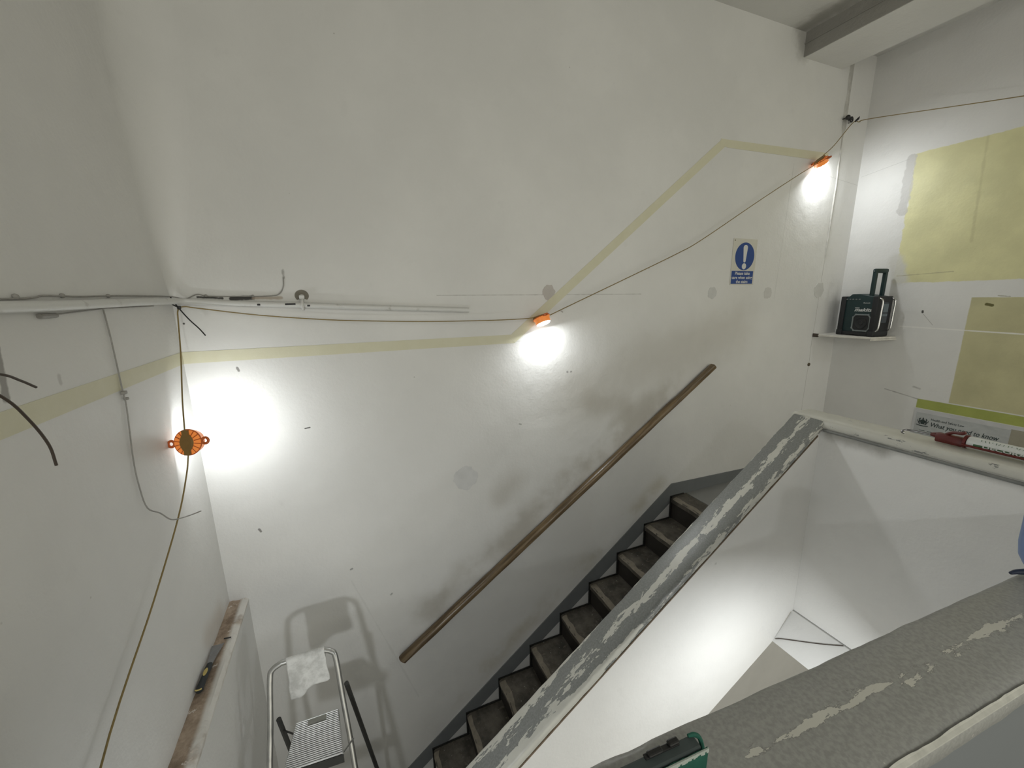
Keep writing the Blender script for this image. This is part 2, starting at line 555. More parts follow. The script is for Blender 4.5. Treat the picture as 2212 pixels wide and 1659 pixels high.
m_orange = NT('translucent orange lamp body')
m_orange.b.inputs['Emission Color'].default_value = (1.0, 0.27, 0.05, 1)
m_orange.b.inputs['Emission Strength'].default_value = 0.17
m_orange = m_orange.fin((0.76, 0.26, 0.06), 0.35)
m_orange_d = plain('orange lamp ear', (0.55, 0.12, 0.02), 0.4)
m_amber = plain('amber cable saddle', (0.22, 0.13, 0.035), 0.5)
m_lens = NT('lit lamp lens')
m_lens.b.inputs['Emission Color'].default_value = (0.95, 1.0, 1.0, 1)
m_lens.b.inputs['Emission Strength'].default_value = 9.0
m_lens = m_lens.fin((0.9, 0.9, 0.9), 0.3)

# ------------------------------------------------------------------ room shell
T = 0.12
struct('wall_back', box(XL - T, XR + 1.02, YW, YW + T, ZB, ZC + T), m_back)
struct('wall_left', box(XL - T, XL, YB, YW, ZB, ZC + T), m_left)
struct('wall_right', box(XR, XR + T, YB, YW, ZF - 0.19, ZC + T), m_right)
struct('wall_right_lower', box(XR + 0.9, XR + 0.9 + T, YB, YW, ZB, ZF - 0.19), m_white)
# the upper corner is plastered round
bm = bmesh.new()
rings = []
for q in range(15):
    zz = 0.02 + (ZC - 0.02) * (q / 14) ** 1.6
    R_ = 0.17 * min(1.0, max(0.02, (zz - 0.02) / 0.7)) ** 0.6
    ring = [bm.verts.new((XL + R_ - R_ * math.cos(k * PI / 24), YW - R_ + R_ * math.sin(k * PI / 24), zz)) for k in range(13)]
    ring.append(bm.verts.new((XL, YW, zz)))
    rings.append(ring)
for A_, B_ in zip(rings[:-1], rings[1:]):
    for k in range(14):
        bm.faces.new((A_[k], A_[(k + 1) % 14], B_[(k + 1) % 14], B_[k]))
bm.faces.new(rings[0])
bm.faces.new(list(reversed(rings[-1])))
struct('trim_5', bm, m_white, smooth=True)
struct('ceiling', box(XL - T, XR + T, YB, YW + T, ZC, ZC + T), m_ceil)
# landing floor beside the stair, floor under the photographer
bm = bmesh.new()
add_box(bm, 2.26, XR, 0.18, YW, ZF - 0.19, ZF)
add_box(bm, 2.14, 2.26, 1.268, YW, ZF - 0.19, ZF - 0.06)
add_box(bm, XL, XR, YB, 0.18, ZF - 0.19, ZF)
struct('floor', bm, m_floor)
struct('floor_half_landing', box(XL, 0.26, 0.30, YW, ZM - 0.19, ZM), m_floor)
struct('floor_lower', box(XL, XR + 0.9, YB, YW, ZB - 0.1, ZB), m_floor)

# ceiling beam running from the stair wall: stained side, white soffit
bm = bmesh.new()
add_box(bm, 3.005, 3.41, YB, YW, 1.525, ZC)
beam = struct('trim_1', bm, m_beamw)
bm = bmesh.new()
add_box(bm, 2.998, 3.008, YB, YW, 1.527, ZC)
add_box(bm, 2.990, 2.999, YB, YW, 1.60, 1.606)
struct('beam_side', bm, m_beam, beam)
# white-painted plaster cove stain at the beam's head is in the beam paint itself

# low thicker wall along the left with its bare plaster ledge
bm = bmesh.new()
add_box(bm, XL, -0.573, 0.30, YW, ZM, -1.44)
lw = struct('wall_left_lower', bm, m_white)
bm = bmesh.new()
N = 60
top = []
for i in range(N + 1):
    yy = 0.30 + (YW - 0.30) * i / N
    row = []
    for j in range(7):
        xx = XL + 0.080 * j / 6
        h = -1.432 + 0.006 * mnoise.noise(Vector((xx * 40, yy * 12, 3))) - (0.006 if j == 6 else 0)
        if j == 5:
            h += 0.002
        row.append(bm.verts.new((xx + (0.002 * mnoise.noise(Vector((0, yy * 25, 9))) if j == 6 else 0), yy, h)))
    bot = bm.verts.new((XL + 0.079, yy, -1.452))
    row.append(bot)
    top.append(row)
for A, B in zip(top[:-1], top[1:]):
    for j in range(7):
        bm.faces.new((A[j], A[j + 1], B[j + 1], B[j]))
struct('ledge', bm, m_ledge, lw, smooth=True)

# painted skirting band stepping up the stair wall and along the landing
bm = bmesh.new()
add_prism(bm, [(0.0, YW - 0.006, -2.985), (0.097, YW - 0.006, -2.912), (2.113, YW - 0.006, -1.368), (3.0, YW - 0.006, -1.39), (XR - 0.002, YW - 0.006, -1.39), (XR - 0.002, YW - 0.006, ZF), (2.11, YW - 0.006, ZF - 0.05), (0.0, YW - 0.006, -3.10)], (0, 0.006, 0))
struct('baseboard_back', bm, m_skirt)
# broken plaster seam beside the end wall
bm = bmesh.new()
pts = []
for i in range(90):
    z = 1.60 - 2.95 * i / 89
    x = 3.505 + 0.018 * math.sin(z * 1.3 + 0.4) + 0.010 * mnoise.noise(Vector((0, 0, z * 6)))
    w = 0.010 + 0.006 * mnoise.noise(Vector((4, 0, z * 9)))
    if z > 1.15:
        w += 0.013
    if z < 0.25:
        w = 0.0015
    pts.append((x, z, max(w, 0.0012)))
for side in (0,):
    L = [bm.verts.new((x - w, YW - 0.0005, z)) for x, z, w in pts]
    Mv = [bm.verts.new((x - 0.2 * w, YW - (0.006 if w > 0.004 else 0.0012), z)) for x, z, w in pts]
    Rv = [bm.verts.new((x + w, YW - 0.0005, z)) for x, z, w in pts]
    for i in range(len(pts) - 1):
        bm.faces.new((L[i], L[i + 1], Mv[i + 1], Mv[i]))
        bm.faces.new((Mv[i], Mv[i + 1], Rv[i + 1], Rv[i]))
m_seam = plain('rough grey plaster seam', (0.47, 0.46, 0.43), 0.8, var=0.35, scale=25)
struct('trim_2', bm, m_seam)
# pier on the stair wall one storey down
struct('trim_3', box(2.3, 3.13, YW - 0.10, YW, ZB, -3.2), m_white)

# ------------------------------------------------------------------ stair flight
flight = thing('stair_flight', 'dark worn stone stair flight rising along the long white wall', 'stairs', (0.26, 1.26, ZM))
bm = bmesh.new()
add_prism(bm, [(0.36, 1.270, -3.0), (0.55, 1.270, -3.0), (2.05, 1.270, -1.80), (2.13, 1.270, -1.74), (2.13, 1.270, -1.70)], (0, YW - 0.01 - 1.270, 0))
obj('waist_slab', bm, m_white, flight, world=True)
GO, RI = 0.231, 0.171


def rough_step(i):
    x0, z1 = 2.11 - GO * i, ZF - RI * i
    z0 = z1 - RI
    root = None
    xb = x0 + GO + 0.03 if i > 0 else x0 + GO * 0.62
    # tread: slab with an uneven worn front edge
    bm = bmesh.new()
    ny = 26
    prof_prev = None
    for k in range(ny + 1):
        yy = 1.268 + (YW - 0.008 - 1.268) * k / ny
        w = 0.006 * mnoise.noise(Vector((i * 3.7, yy * 9, 0))) + 0.003 * mnoise.noise(Vector((i * 1.7, yy * 33, 2)))
        prof = [bm.verts.new(c) for c in ((xb, yy, z1), (x0 + 0.03, yy, z1), (x0 + 0.008 + w, yy, z1 - 0.003), (x0 + w, yy, z1 - 0.012), (x0 + 0.004 + w, yy, z1 - 0.045), (x0 + 0.02, yy, z1 - 0.050), (xb, yy, z1 - 0.05))]
        if prof_prev:
            for a in range(6):
                bm.faces.new((prof_prev[a], prof_prev[a + 1], prof[a + 1], prof[a]))
        prof_prev = prof
    st = obj('step', bm, m_tread, flight, smooth=True, world=True)
    bm = bmesh.new()
    add_box(bm, x0 + 0.014, x0 + 0.028, 1.268, YW - 0.008, z0, z1 - 0.045)
    obj('riser', bm, m_riser, st, world=True)
    # pale worn strip at the front of the tread
    bm = bmesh.new()
    prev = None
    for k in range(ny + 1):
        yy = 1.27 + (YW - 0.03 - 1.27) * k / ny
        w = 0.006 * mnoise.noise(Vector((i * 3.7, yy * 9, 0))) + 0.003 * mnoise.noise(Vector((i * 1.7, yy * 33, 2)))
        q = 0.024 + 0.018 * mnoise.noise(Vector((i * 5.1, yy * 14, 7)))
        pr = [bm.verts.new(c) for c in ((x0 + 0.009 + w + max(q, 0.004), yy, z1 + 0.0012), (x0 + 0.009 + w, yy, z1 - 0.0016), (x0 + w - 0.001, yy, z1 - 0.012))]
        if prev:
            for a in range(2):
                bm.faces.new((prev[a], prev[a + 1], pr[a + 1], pr[a]))
        prev = pr
    obj('nosing', bm, m_nosing, st, smooth=True, world=True)
    # black line where tread and riser meet the wall
    bm = bmesh.new()
    add_box(bm, x0 - 0.004, xb - 0.02, YW - 0.014, YW - 0.006, z1 - 0.002, z1 + 0.007)
    add_box(bm, x0 - 0.004, x0 + 0.010, YW - 0.014, YW - 0.006, z0 + 0.006, z1 + 0.004)
    obj('edge_line', bm, m_edgeblk, st, world=True)


for i in range(9):
    rough_step(i)

# ------------------------------------------------------------------ balustrades
SL = 0.725


def zc(x):
    return ZCAP + SL * (x - 2.07)


# sloping balustrade between stair and well
bal = thing('sloping_balustrade', 'solid white stair balustrade with sloping worn grey and cream capping', 'balustrade', (1.2, 1.2, ZM))
bm = bmesh.new()
pan = [(0.12, zc(0.12) - 0.03), (2.0695, zc(2.066) - 0.03), (2.0695, -1.68), (2.05, -1.665), (1.933, -1.81), (1.53, -2.065), (0.9, -2.48), (0.12, -2.98)]
add_prism(bm, [(x, 1.145, z) for x, z in pan], (0, 0.118, 0))
obj('panel', bm, m_well, bal, world=True)
ang = math.atan(SL)


def worn_cap(name, length, w, h, mat, parent, loc, rot, round_=0.012, seed=0):
    """capping board in its own space: x along, y across, top at z=0; edges rounded and slightly chipped"""
    bm = bmesh.new()
    prof = []
    hw = w / 2
    for (py, pz) in ((-hw + 0.004, -h), (-hw, -h + 0.006), (-hw, -round_), (-hw + round_ * 0.35, -round_ * 0.3), (-hw + round_, 0), (-hw * 0.4, 0.001), (0, 0.0015), (hw * 0.4, 0.001), (hw - round_, 0), (hw - round_ * 0.35, -round_ * 0.3), (hw, -round_), (hw, -h + 0.006), (hw - 0.004, -h)):
        prof.append((py, pz))
    nx = max(8, int(length / 0.02))
    prev = None
    for i in range(nx + 1):
        x = -length / 2 + length * i / nx
        ring = []
        for py, pz in prof:
            k = 0.0016 * mnoise.noise(Vector((x * 22 + seed, py * 50, pz * 60)))
            ring.append(bm.verts.new((x, py + k, pz + k * 0.7)))
        if prev:
            for a in range(len(prof) - 1):
                bm.faces.new((prev[a], prev[a + 1], ring[a + 1], ring[a]))
            bm.faces.new((prev[-1], prev[0], ring[0], ring[-1]))
        else:
            bm.faces.new(ring)
        prev = ring
    bm.faces.new(list(reversed(prev)))
    o = obj(name, bm, mat, parent, smooth=True)
    o.location = Vector(loc) - parent.location
    o.rotation_euler = rot
    return o


x0, x1 = 0.12, 2.064
Lc = (x1 - x0) / math.cos(ang)
cap = worn_cap('capping', Lc, 0.145, 0.042, m_cap_slope, bal, ((x0 + x1) / 2, 1.2075, zc((x0 + x1) / 2)), (0, -ang, 0), seed=3)
bm = bmesh.new()
add_prism(bm, [(x0, 1.137, zc(x0) - 0.055), (x1 - 0.02, 1.137, zc(x1 - 0.02) - 0.055), (x1 - 0.02, 1.137, zc(x1 - 0.02) - 0.062), (x0, 1.137, zc(x0) - 0.064)], (0, 0.009, 0))
obj('cover_strip', bm, plain('chipped brown strip', (0.16, 0.12, 0.08), 0.7, var=0.5, scale=40), bal, world=True)

# level balustrade on the landing
bal2 = thing('landing_balustrade', 'solid white half wall on the landing with mostly cream level capping', 'balustrade', (2.14, 0.7, ZF))
bm = bmesh.new()
add_box(bm, 2.070, 2.205, 0.16, 1.263, -1.66, ZCAP - 0.03)
obj('panel', bm, m_well, bal2, world=True)
worn_cap('capping', 1.20, 0.155, 0.040, m_cap_back, bal2, (2.143, 0.685, ZCAP), (0, 0, PI / 2), seed=11)
bm = bmesh.new()
add_tube(bm, [(2.066, 1.13, ZCAP - 0.048), (2.066, 0.2, ZCAP - 0.048)], 0.007, 8)
obj('bead', bm, plain('grey cover bead', (0.20, 0.205, 0.195), 0.6, var=0.4, scale=30), bal2, world=True)

# white splayed edge beam of the landing
bm = bmesh.new()
add_prism(bm, [(2.062, 0.30, -1.664), (1.934, 0.30, -1.808), (2.10, 0.30, -1.90), (2.25, 0.30, -1.90), (2.25, 0.30, -1.664)], (0, 0.845, 0))
struct('trim_4', bm, m_white)

# near balustrade in front of the photographer
ca = math.atan2(-0.048, 1.0)
bal3 = thing('near_balustrade', 'solid half wall across the foreground with wide grey capping', 'balustrade', (0.9, 0.235, ZF))
bm = bmesh.new()
add_box(bm, -1.5, 1.155, -0.062, 0.060, ZF - 0.19 - ZF, ZCAP - 0.03 - ZF, 0.003)
pn = obj('panel', bm, m_nearpanel, bal3)
pn.rotation_euler = (0, 0, ca)
worn_cap('capping', 2.60, 0.146, 0.040, m_cap_near, bal3, (0.755, 0.249, ZCAP), (0, 0, ca), round_=0.014, seed=23)
m_creamline = plain('cream worn edge', (0.46, 0.458, 0.415), 0.5, var=0.3, scale=50)
bm = bmesh.new()
prev = None
for i in range(200):
    x = -1.25 + 2.54 * i / 199
    w = 0.0055 + 0.004 * mnoise.noise(Vector((x * 16, 0, 5))) + 0.002 * mnoise.noise(Vector((x * 60, 0, 1)))
    a = [bm.verts.new((x, -0.0752, -0.0065)), bm.verts.new((x, -0.0747, -0.0050)), bm.verts.new((x, -0.0708, -0.0020)), bm.verts.new((x, -0.0722 + max(w, 0) * 0.5, 0.0003))]
    if prev:
        for k in range(3):
            bm.faces.new((prev[k], prev[k + 1], a[k + 1], a[k]))
    prev = a
wl = obj('worn_edge', bm, m_creamline, bal3)
wl.location = Vector((0.78, 0.2500, ZCAP)) - bal3.location
wl.rotation_euler = (0, 0, ca)

# ------------------------------------------------------------------ handrail
A, B = Vector((0.132, 0, -2.058)), Vector((2.392, 0, -0.505))
hl = (B - A).length
ha = math.atan2(B.z - A.z, B.x - A.x)
hr = thing('handrail', 'brown varnished wooden handrail fixed along the stair wall', 'handrail', (A.x, 2.069, A.z))
bm = bmesh.new()
prof = [(-0.030, -0.018), (-0.030, 0.004), (-0.024, 0.020), (-0.010, 0.030), (0.008, 0.032), (0.022, 0.026), (0.028, 0.010), (0.028, -0.012), (0.020, -0.020), (0.012, -0.030), (-0.016, -0.030), (-0.020, -0.020)]
prev = None
NX = 60
for i in range(NX + 1):
    x = hl * i / NX
    k = 0.0
    if i > NX - 9:
        k = 0.006
    ring = []
    for py, pz in [(a_ * 0.85, b_ * 0.72) for a_, b_ in prof]:
        w = 0.0012 * mnoise.noise(Vector((x * 8, py * 60, pz * 60)))
        zz = pz + w - (k if pz > 0.015 else 0)
        ring.append(bm.verts.new((x - (0.02 * (pz + 0.03) / 0.06 if i == 0 else 0), py + w, zz)))
    if prev:
        for a in range(len(prof)):
            b = (a + 1) % len(prof)
            bm.faces.new((prev[a], prev[b], ring[b], ring[a]))
    else:
        bm.faces.new(ring)
    prev = ring
bm.faces.new(list(reversed(prev)))
rail = obj('rail', bm, m_wood, hr, smooth=True)
rail.rotation_euler = (0, -ha, 0)
for q in (0.12, 0.5, 0.88):
    p = A.lerp(B, q)
    bm = bmesh.new()
    add_box(bm, p.x - 0.012, p.x + 0.012, 2.085, YW, p.z - 0.024, p.z - 0.004, 0.002)
    obj('spacer', bm, m_wood, hr, world=True)

# ------------------------------------------------------------------ warning sign
sx0, sx1, sz0, sz1 = 2.512, 2.745, 0.055, 0.364
m_signw = plain('off-white sign plastic', (0.58, 0.565, 0.50), 0.35, var=0.06)
m_signb = plain('mandatory sign blue', (0.010, 0.050, 0.23), 0.35, var=0.06)
m_signt = plain('white sign print', (0.62, 0.62, 0.60), 0.4, var=0.05)
sign = thing('warning_sign', 'white wall sign with blue exclamation disc reading Please take care when using the stairs', 'sign', ((sx0 + sx1) / 2, YW, sz0))
obj('backing', box(sx0, sx1, YW - 0.004, YW, sz0, sz1, bev=0.001, seg=1), m_signw, sign, world=True)
scx, scz, sr = 2.632, 0.247, 0.093
bm = bmesh.new()
add_lathe(bm, [(sr, 0), (sr, 0.0008)], (scx, YW - 0.004, scz), (0, -1, 0), 64)
disc = obj('blue_disc', bm, m_signb, sign, world=True)
bm = bmesh.new()
mark = []
for k in range(13):
    a = PI * k / 12
    mark.append((scx + 0.021 * math.cos(a), scz + 0.058 + 0.019 * math.sin(a)))
for k in range(9):
    a = PI + PI * k / 8
    mark.append((scx + 0.011 * math.cos(a), scz - 0.030 + 0.010 * math.sin(a)))
add_prism(bm, [(x, YW - 0.0048, z) for x, z in mark], (0, -0.0006, 0))
add_lathe(bm, [(0.0205, 0), (0.0205, 0.0006)], (scx, YW - 0.0048, scz - 0.066), (0, -1, 0), 28)
obj('exclamation_mark', bm, m_signt, disc, world=True)
tp = obj('text_panel', box(sx0 + 0.007, sx1 - 0.014, YW - 0.0046, YW - 0.004, sz0 + 0.006, sz0 + 0.094), m_signb, sign, world=True)
for k, (t_, w_) in enumerate((('Please take', 0.145), ('care when using', 0.200), ('the stairs', 0.115))):
    text('lettering', t_, ((sx0 + sx1) / 2 - 0.0035, YW - 0.0047, sz0 + 0.068 - 0.028 * k), (1, 0, 0), (0, 0, 1), w_, m_signt, tp, height=0.0205, bold=0.018, align='CENTER', world=True)
bm = bmesh.new()
add_lathe(bm, [(0.004, 0), (0.003, 0.002)], (sx0 + 0.014, YW - 0.004, sz1 - 0.012), (0, -1, 0), 10)
obj('nail', bm, m_brown, sign, world=True)

# ------------------------------------------------------------------ masking tape
def tape(pts, label):
    bm = bmesh.new()
    add_prism(bm, pts[0], pts[1])
    return tag(obj('masking_tape', bm, m_tape), label, 'tape', 'masking tape line on the walls')


ty = YW - 0.0012
tape(([(XL + 0.0012, 0.3, -0.208), (XL + 0.0012, YW, -0.207), (XL + 0.0012, YW, -0.257), (XL + 0.0012, 0.3, -0.262)], (-0.0012, 0, 0)), 'pale masking tape strip running along the left side wall')
tape(([(XL, ty, -0.207), (0.86, ty, -0.209), (0.875, ty, -0.257), (XL, ty, -0.257)], (0, 0.0012, 0)), 'level masking tape strip below the white pipe, left of the middle lamp')
ty -= 0.0004
tape(([(0.840, ty, -0.222), (2.318, ty, 0.948), (2.372, ty, 0.925), (0.880, ty, -0.256)], (0, 0.0012, 0)), 'masking tape strip slanting up the wall behind the middle lamp')
ty -= 0.0004
tape(([(2.318, ty, 0.957), (2.392, ty, 0.958), (3.385, ty, 0.985), (3.388, ty, 0.930), (2.396, ty, 0.912), (2.318, ty, 0.918)], (0, 0.0012, 0)), 'upper masking tape strip leading to the topmost lamp by the end wall')

# ------------------------------------------------------------------ filler patches
def blob(x, z, r0, seed, label, col):
    bm = bmesh.new()
    pts = []
    for k in range(72):
        a = 2 * PI * k / 72
        rr = r0 * (1 + 0.22 * mnoise.noise(Vector((math.cos(a) * 1.6 + seed, math.sin(a) * 1.6, seed))) + 0.10 * mnoise.noise(Vector((math.cos(a) * 5, math.sin(a) * 5 + seed, 1))))
        pts.append((x + rr * math.cos(a), YW - 0.0015, z + rr * math.sin(a)))
    add_prism(bm, pts, (0, 0.0015, 0))
    return tag(obj('filler_patch', bm, plain('filler ' + str(seed), col, 0.75, var=0.12, scale=18)), label, 'filler patch', 'filler patches on the stair wall')


blob(0.557, -1.016, 0.072, 2, 'large round grey filler patch low on the wall, left of the handrail', (0.60, 0.60, 0.595))
blob(1.093, 0.019, 0.040, 5, 'round brownish filler patch just above the middle lamp', (0.50, 0.47, 0.44))
blob(2.356, 0.001, 0.040, 8, 'round grey filler patch below and left of the blue sign', (0.55, 0.55, 0.535))
blob(2.912, -0.006, 0.042, 12, 'round grey filler patch to the right below the blue sign', (0.56, 0.55, 0.53))
blob(3.50, 0.010, 0.058, 15, 'round grey filler patch on the wall seam left of the radio', (0.58, 0.575, 0.55))

# ------------------------------------------------------------------ pipe and cables in the left corner
bm = bmesh.new()
pz = [(-0.628, 0.30, 0.0), (-0.630, 1.14, -0.004), (-0.630, 1.747, 0.003), (-0.628, 1.98, 0.004), (-0.618, 2.055, 0.004), (-0.585, 2.083, 0.002), (-0.50, 2.087, -0.004), (-0.407, 2.087, -0.010), (-0.176, 2.086, -0.022), (0.121, 2.086, -0.040), (0.613, 2.086, -0.066)]
add_tube(bm, pz, 0.0125, 14, smooth=6)
pipe = tag(obj('conduit_pipe', bm, m_pipe, smooth=True), 'white painted pipe running round the left corner at eye height', 'pipe')
bm = bmesh.new()
add_tube(bm, [(-0.169, 2.10, -0.040), (-0.169, 2.078, -0.038), (-0.169, 2.068, -0.022), (-0.169, 2.078, -0.004), (-0.169, 2.10, 0.010)], 0.007, 8, smooth=4)
add_box(bm, -0.180, -0.158, 2.082, 2.10, 0.005, 0.022, 0.003)
obj('pipe_clip', bm, m_pipe, pipe, smooth=True)
for x0_, x1_, z_ in ((-0.238, -0.196, -0.0165), (-0.150, -0.138, -0.025), (-0.345, -0.333, -0.016)):
    bm = bmesh.new()
    add_box(bm, x0_, x1_, 2.0725, 2.076, z_ - 0.004, z_ + 0.004, 0.0015)
    obj('chipped_paint', bm, m_black, pipe)
bm = bmesh.new()
pts = []
for k in range(30):
    a = -0.25 * PI + 1.5 * PI * k / 29
    pts.append((-0.169 + 0.029 * math.cos(a), YW - 0.001, 0.020 + 0.026 * math.sin(a)))
for k in range(30):
    a = 1.25 * PI - 1.5 * PI * k / 29
    pts.append((-0.169 + 0.011 * math.cos(a), YW - 0.001, 0.014 + 0.012 * math.sin(a)))
add_prism(bm, pts, (0, 0.001, 0))
tag(obj('bare_plaster_ring', bm, plain('bare plaster', (0.20, 0.185, 0.15), 0.9, var=0.4, scale=40)), 'dark bare plaster ring around the white pipe clip', 'plaster mark')

bm = bmesh.new()
add_tube(bm, [(-0.645, 0.35, 0.012), (-0.644, 1.16, 0.012), (-0.644, 1.31, 0.020), (-0.644, 1.45, 0.019), (-0.644, 1.66, 0.023), (-0.644, 1.95, 0.024), (-0.635, 2.07, 0.022), (-0.60, 2.094, 0.014), (-0.559, 2.094, 0.031), (-0.52, 2.094, 0.023), (-0.404, 2.094, 0.020), (-0.29, 2.094, 0.021), (-0.256, 2.094, 0.030), (-0.238, 2.094, 0.06), (-0.233, 2.095, 0.10)], 0.0022, 8, smooth=5)
cab = tag(obj('thin_wall_cable', bm, m_greycab, smooth=True), 'thin painted-over cable clipped along the top of the white pipe', 'cable')
for p in ((-0.646, 1.38, 0.021), (-0.646, 1.22, 0.018), (-0.646, 1.60, 0.022), (-0.53, 2.096, 0.025), (-0.36, 2.096, 0.021)):
    bm = bmesh.new()
    t = bmesh.new()
    bmesh.ops.create_uvsphere(t, u_segments=10, v_segments=6, radius=0.006)
    bmesh.ops.translate(t, verts=t.verts[:], vec=p)
    merge(bm, t)
    obj('cable_clip', bm, m_greycab, cab, smooth=True)
bm = bmesh.new()
add_tube(bm, [(-0.646, 1.555, -0.012), (-0.645, 1.558, -0.107), (-0.645, 1.557, -0.252), (-0.645, 1.558, -0.314), (-0.645, 1.529, -0.47), (-0.645, 1.527, -0.562), (-0.640, 1.533, -0.640), (-0.632, 1.585, -0.688), (-0.612, 1.60, -0.725), (-0.60, 1.655, -0.750), (-0.585, 1.71, -0.768), (-0.565, 1.72, -0.766)], 0.0021, 8, smooth=5)
dc = tag(obj('dangling_cable', bm, m_greycab, smooth=True), 'thin grey cable down the left wall with a loose curled end', 'cable')
bm = bmesh.new()
add_box(bm, -0.65, -0.638, 1.550, 1.568, -0.272, -0.262, 0.002)
add_box(bm, -0.65, -0.640, 1.565, 1.575, -0.292, -0.284, 0.002)
obj('cable_clip', bm, m_greycab, dc)
bm = bmesh.new()
add_tube(bm, [(-0.645, 1.275, -0.026), (-0.645, 1.335, -0.026)], 0.006, 8)
add_tube(bm, [(-0.645, 1.335, -0.024), (-0.645, 1.56, -0.014), (-0.645, 1.90, -0.012)], 0.002, 6)
tag(obj('cable_stub', bm, m_greycab, smooth=True), 'short painted cable stub just below the pipe on the left wall', 'cable')

# loose brown cable ends sticking out of the left wall
bm = bmesh.new()
add_tube(bm, [(-0.645, 0.86, -0.06), (-0.62, 0.94, -0.085), (-0.60, 1.027, -0.163), (-0.60, 1.077, -0.221), (-0.60, 1.113, -0.287), (-0.60, 1.119, -0.337)], 0.0027, 8, smooth=6)
tag(obj('loose_cable_end', bm, m_brown, smooth=True), 'longer of two cut brown cable ends hanging at the left edge', 'cable', 'loose brown cable ends')
bm = bmesh.new()
add_tube(bm, [(-0.645, 0.90, -0.08), (-0.62, 0.97, -0.105), (-0.60, 1.041, -0.125), (-0.60, 1.085, -0.145), (-0.60, 1.122, -0.166)], 0.0025, 8, smooth=6)
tag(obj('loose_cable_end', bm, m_brown, smooth=True), 'shorter of two cut brown cable ends, above the other at left edge', 'cable', 'loose brown cable ends')

# black cable tie in the corner
bm = bmesh.new()
add_tube(bm, [(-0.640, 2.060, 0.022), (-0.617, 2.040, -0.016), (-0.588, 2.043, -0.068), (-0.562, 2.047, -0.105), (-0.543, 2.05, -0.138)], 0.0026, 6, smooth=6)
add_tube(bm, [(-0.640, 2.055, -0.005), (-0.625, 2.045, -0.014), (-0.610, 2.040, -0.022)], 0.0026, 6, smooth=4)
add_box(bm, -0.618, -0.606, 2.035, 2.045, -0.028, -0.014, 0.002)
tag(obj('cable_tie', bm, m_black, smooth=True), 'black cable tie holding the amber cord to the pipe in the corner', 'cable tie')

# ------------------------------------------------------------------ festoon lights
def lamp(loc, axis, cord, label, watts=LAMP_W):
    """puck lamp: orange body with a cable saddle across its back and an ear either side"""
    loc, axis, cord = Vector(loc), Vector(axis).normalized(), Vector(cord).normalized()
    cord = (cord - axis * cord.dot(axis)).normalized()
    side = axis.cross(cord).normalized()
    t = thing('festoon_lamp', label, 'lamp', loc, 0, 'festoon lamps on the amber cord')
    bm = bmesh.new()
    add_lathe(bm, [(0.020, 0.0), (0.046, 0.003), (0.049, 0.008), (0.047, 0.012), (0.044, 0.015), (0.042, 0.036), (0.040, 0.038)], loc, axis, 36)
    body = obj('lamp_body', bm, m_orange, t, smooth=True, world=True)
    bm = bmesh.new()
    for k in range(16):
        a = 2 * PI * (k + 0.5) / 16
        d = cord * math.cos(a) + side * math.sin(a)
        add_tube(bm, [loc + d * 0.026 + axis * 0.001, loc + d * 0.048 + axis * 0.003], 0.0018, 5)
    rim = [loc + (cord * math.cos(2 * PI * k / 32) + side * math.sin(2 * PI * k / 32)) * 0.048 + axis * 0.006 for k in range(32)]
    add_tube(bm, rim, 0.0022, 6, closed=True)
    obj('ribbed_rim', bm, m_orange_d, t, smooth=True, world=True)
    for s in (-1, 1):
        bm = bmesh.new()
        ring = [loc + side * s * 0.060 + (side * math.cos(2 * PI * k / 20) + cord * math.sin(2 * PI * k / 20)) * 0.0112 + axis * 0.008 for k in range(20)]
        add_tube(bm, ring, 0.0048, 8, closed=True)
        obj('ear', bm, m_orange_d, t, smooth=True, world=True)
    bm = bmesh.new()
    P = []
    for k in range(33):
        q = -0.046 + 0.092 * k / 32
        w = 0.012 + 0.013 * max(0, 1 - (q / 0.030) ** 2)
        P.append((q, w))
    t2 = bmesh.new()
    rows = []
    for q, w in P:
        c = loc + cord * q - axis * 0.0015
        rows.append([t2.verts.new(c - side * w), t2.verts.new(c - side * w * 0.8 - axis * 0.006), t2.verts.new(c + side * w * 0.8 - axis * 0.006), t2.verts.new(c + side * w), t2.verts.new(c + side * w * 0.9 + axis * 0.003), t2.verts.new(c - side * w * 0.9 + axis * 0.003)])
    for A_, B_ in zip(rows[:-1], rows[1:]):
        for k in range(6):
            t2.faces.new((A_[k], A_[(k + 1) % 6], B_[(k + 1) % 6], B_[k]))
    t2.faces.new(rows[0])
    t2.faces.new(list(reversed(rows[-1])))
    merge(bm, t2)
    obj('cable_saddle', bm, m_amber, t, smooth=True, world=True)
    bm = bmesh.new()
    add_lathe(bm, [(0.0395, 0.0385), (0.039, 0.041), (0.032, 0.045), (0.018, 0.047), (0.004, 0.0475)], loc, axis, 28)
    obj('lens', bm, m_lens, t, smooth=True, world=True)
    ld = bpy.data.lights.new('lamp_light', 'AREA')
    ld.shape = 'DISK'
    ld.size = 0.078
    ld.energy = watts
    ld.color = (0.95, 0.985, 1.0)
    lo = bpy.data.objects.new('lamp_light', ld)
    C.objects.link(lo)
    lo.parent = t
    lo.location = axis * 0.050
    lo.rotation_euler = axis.to_track_quat('-Z', 'Y').to_euler()
    return t


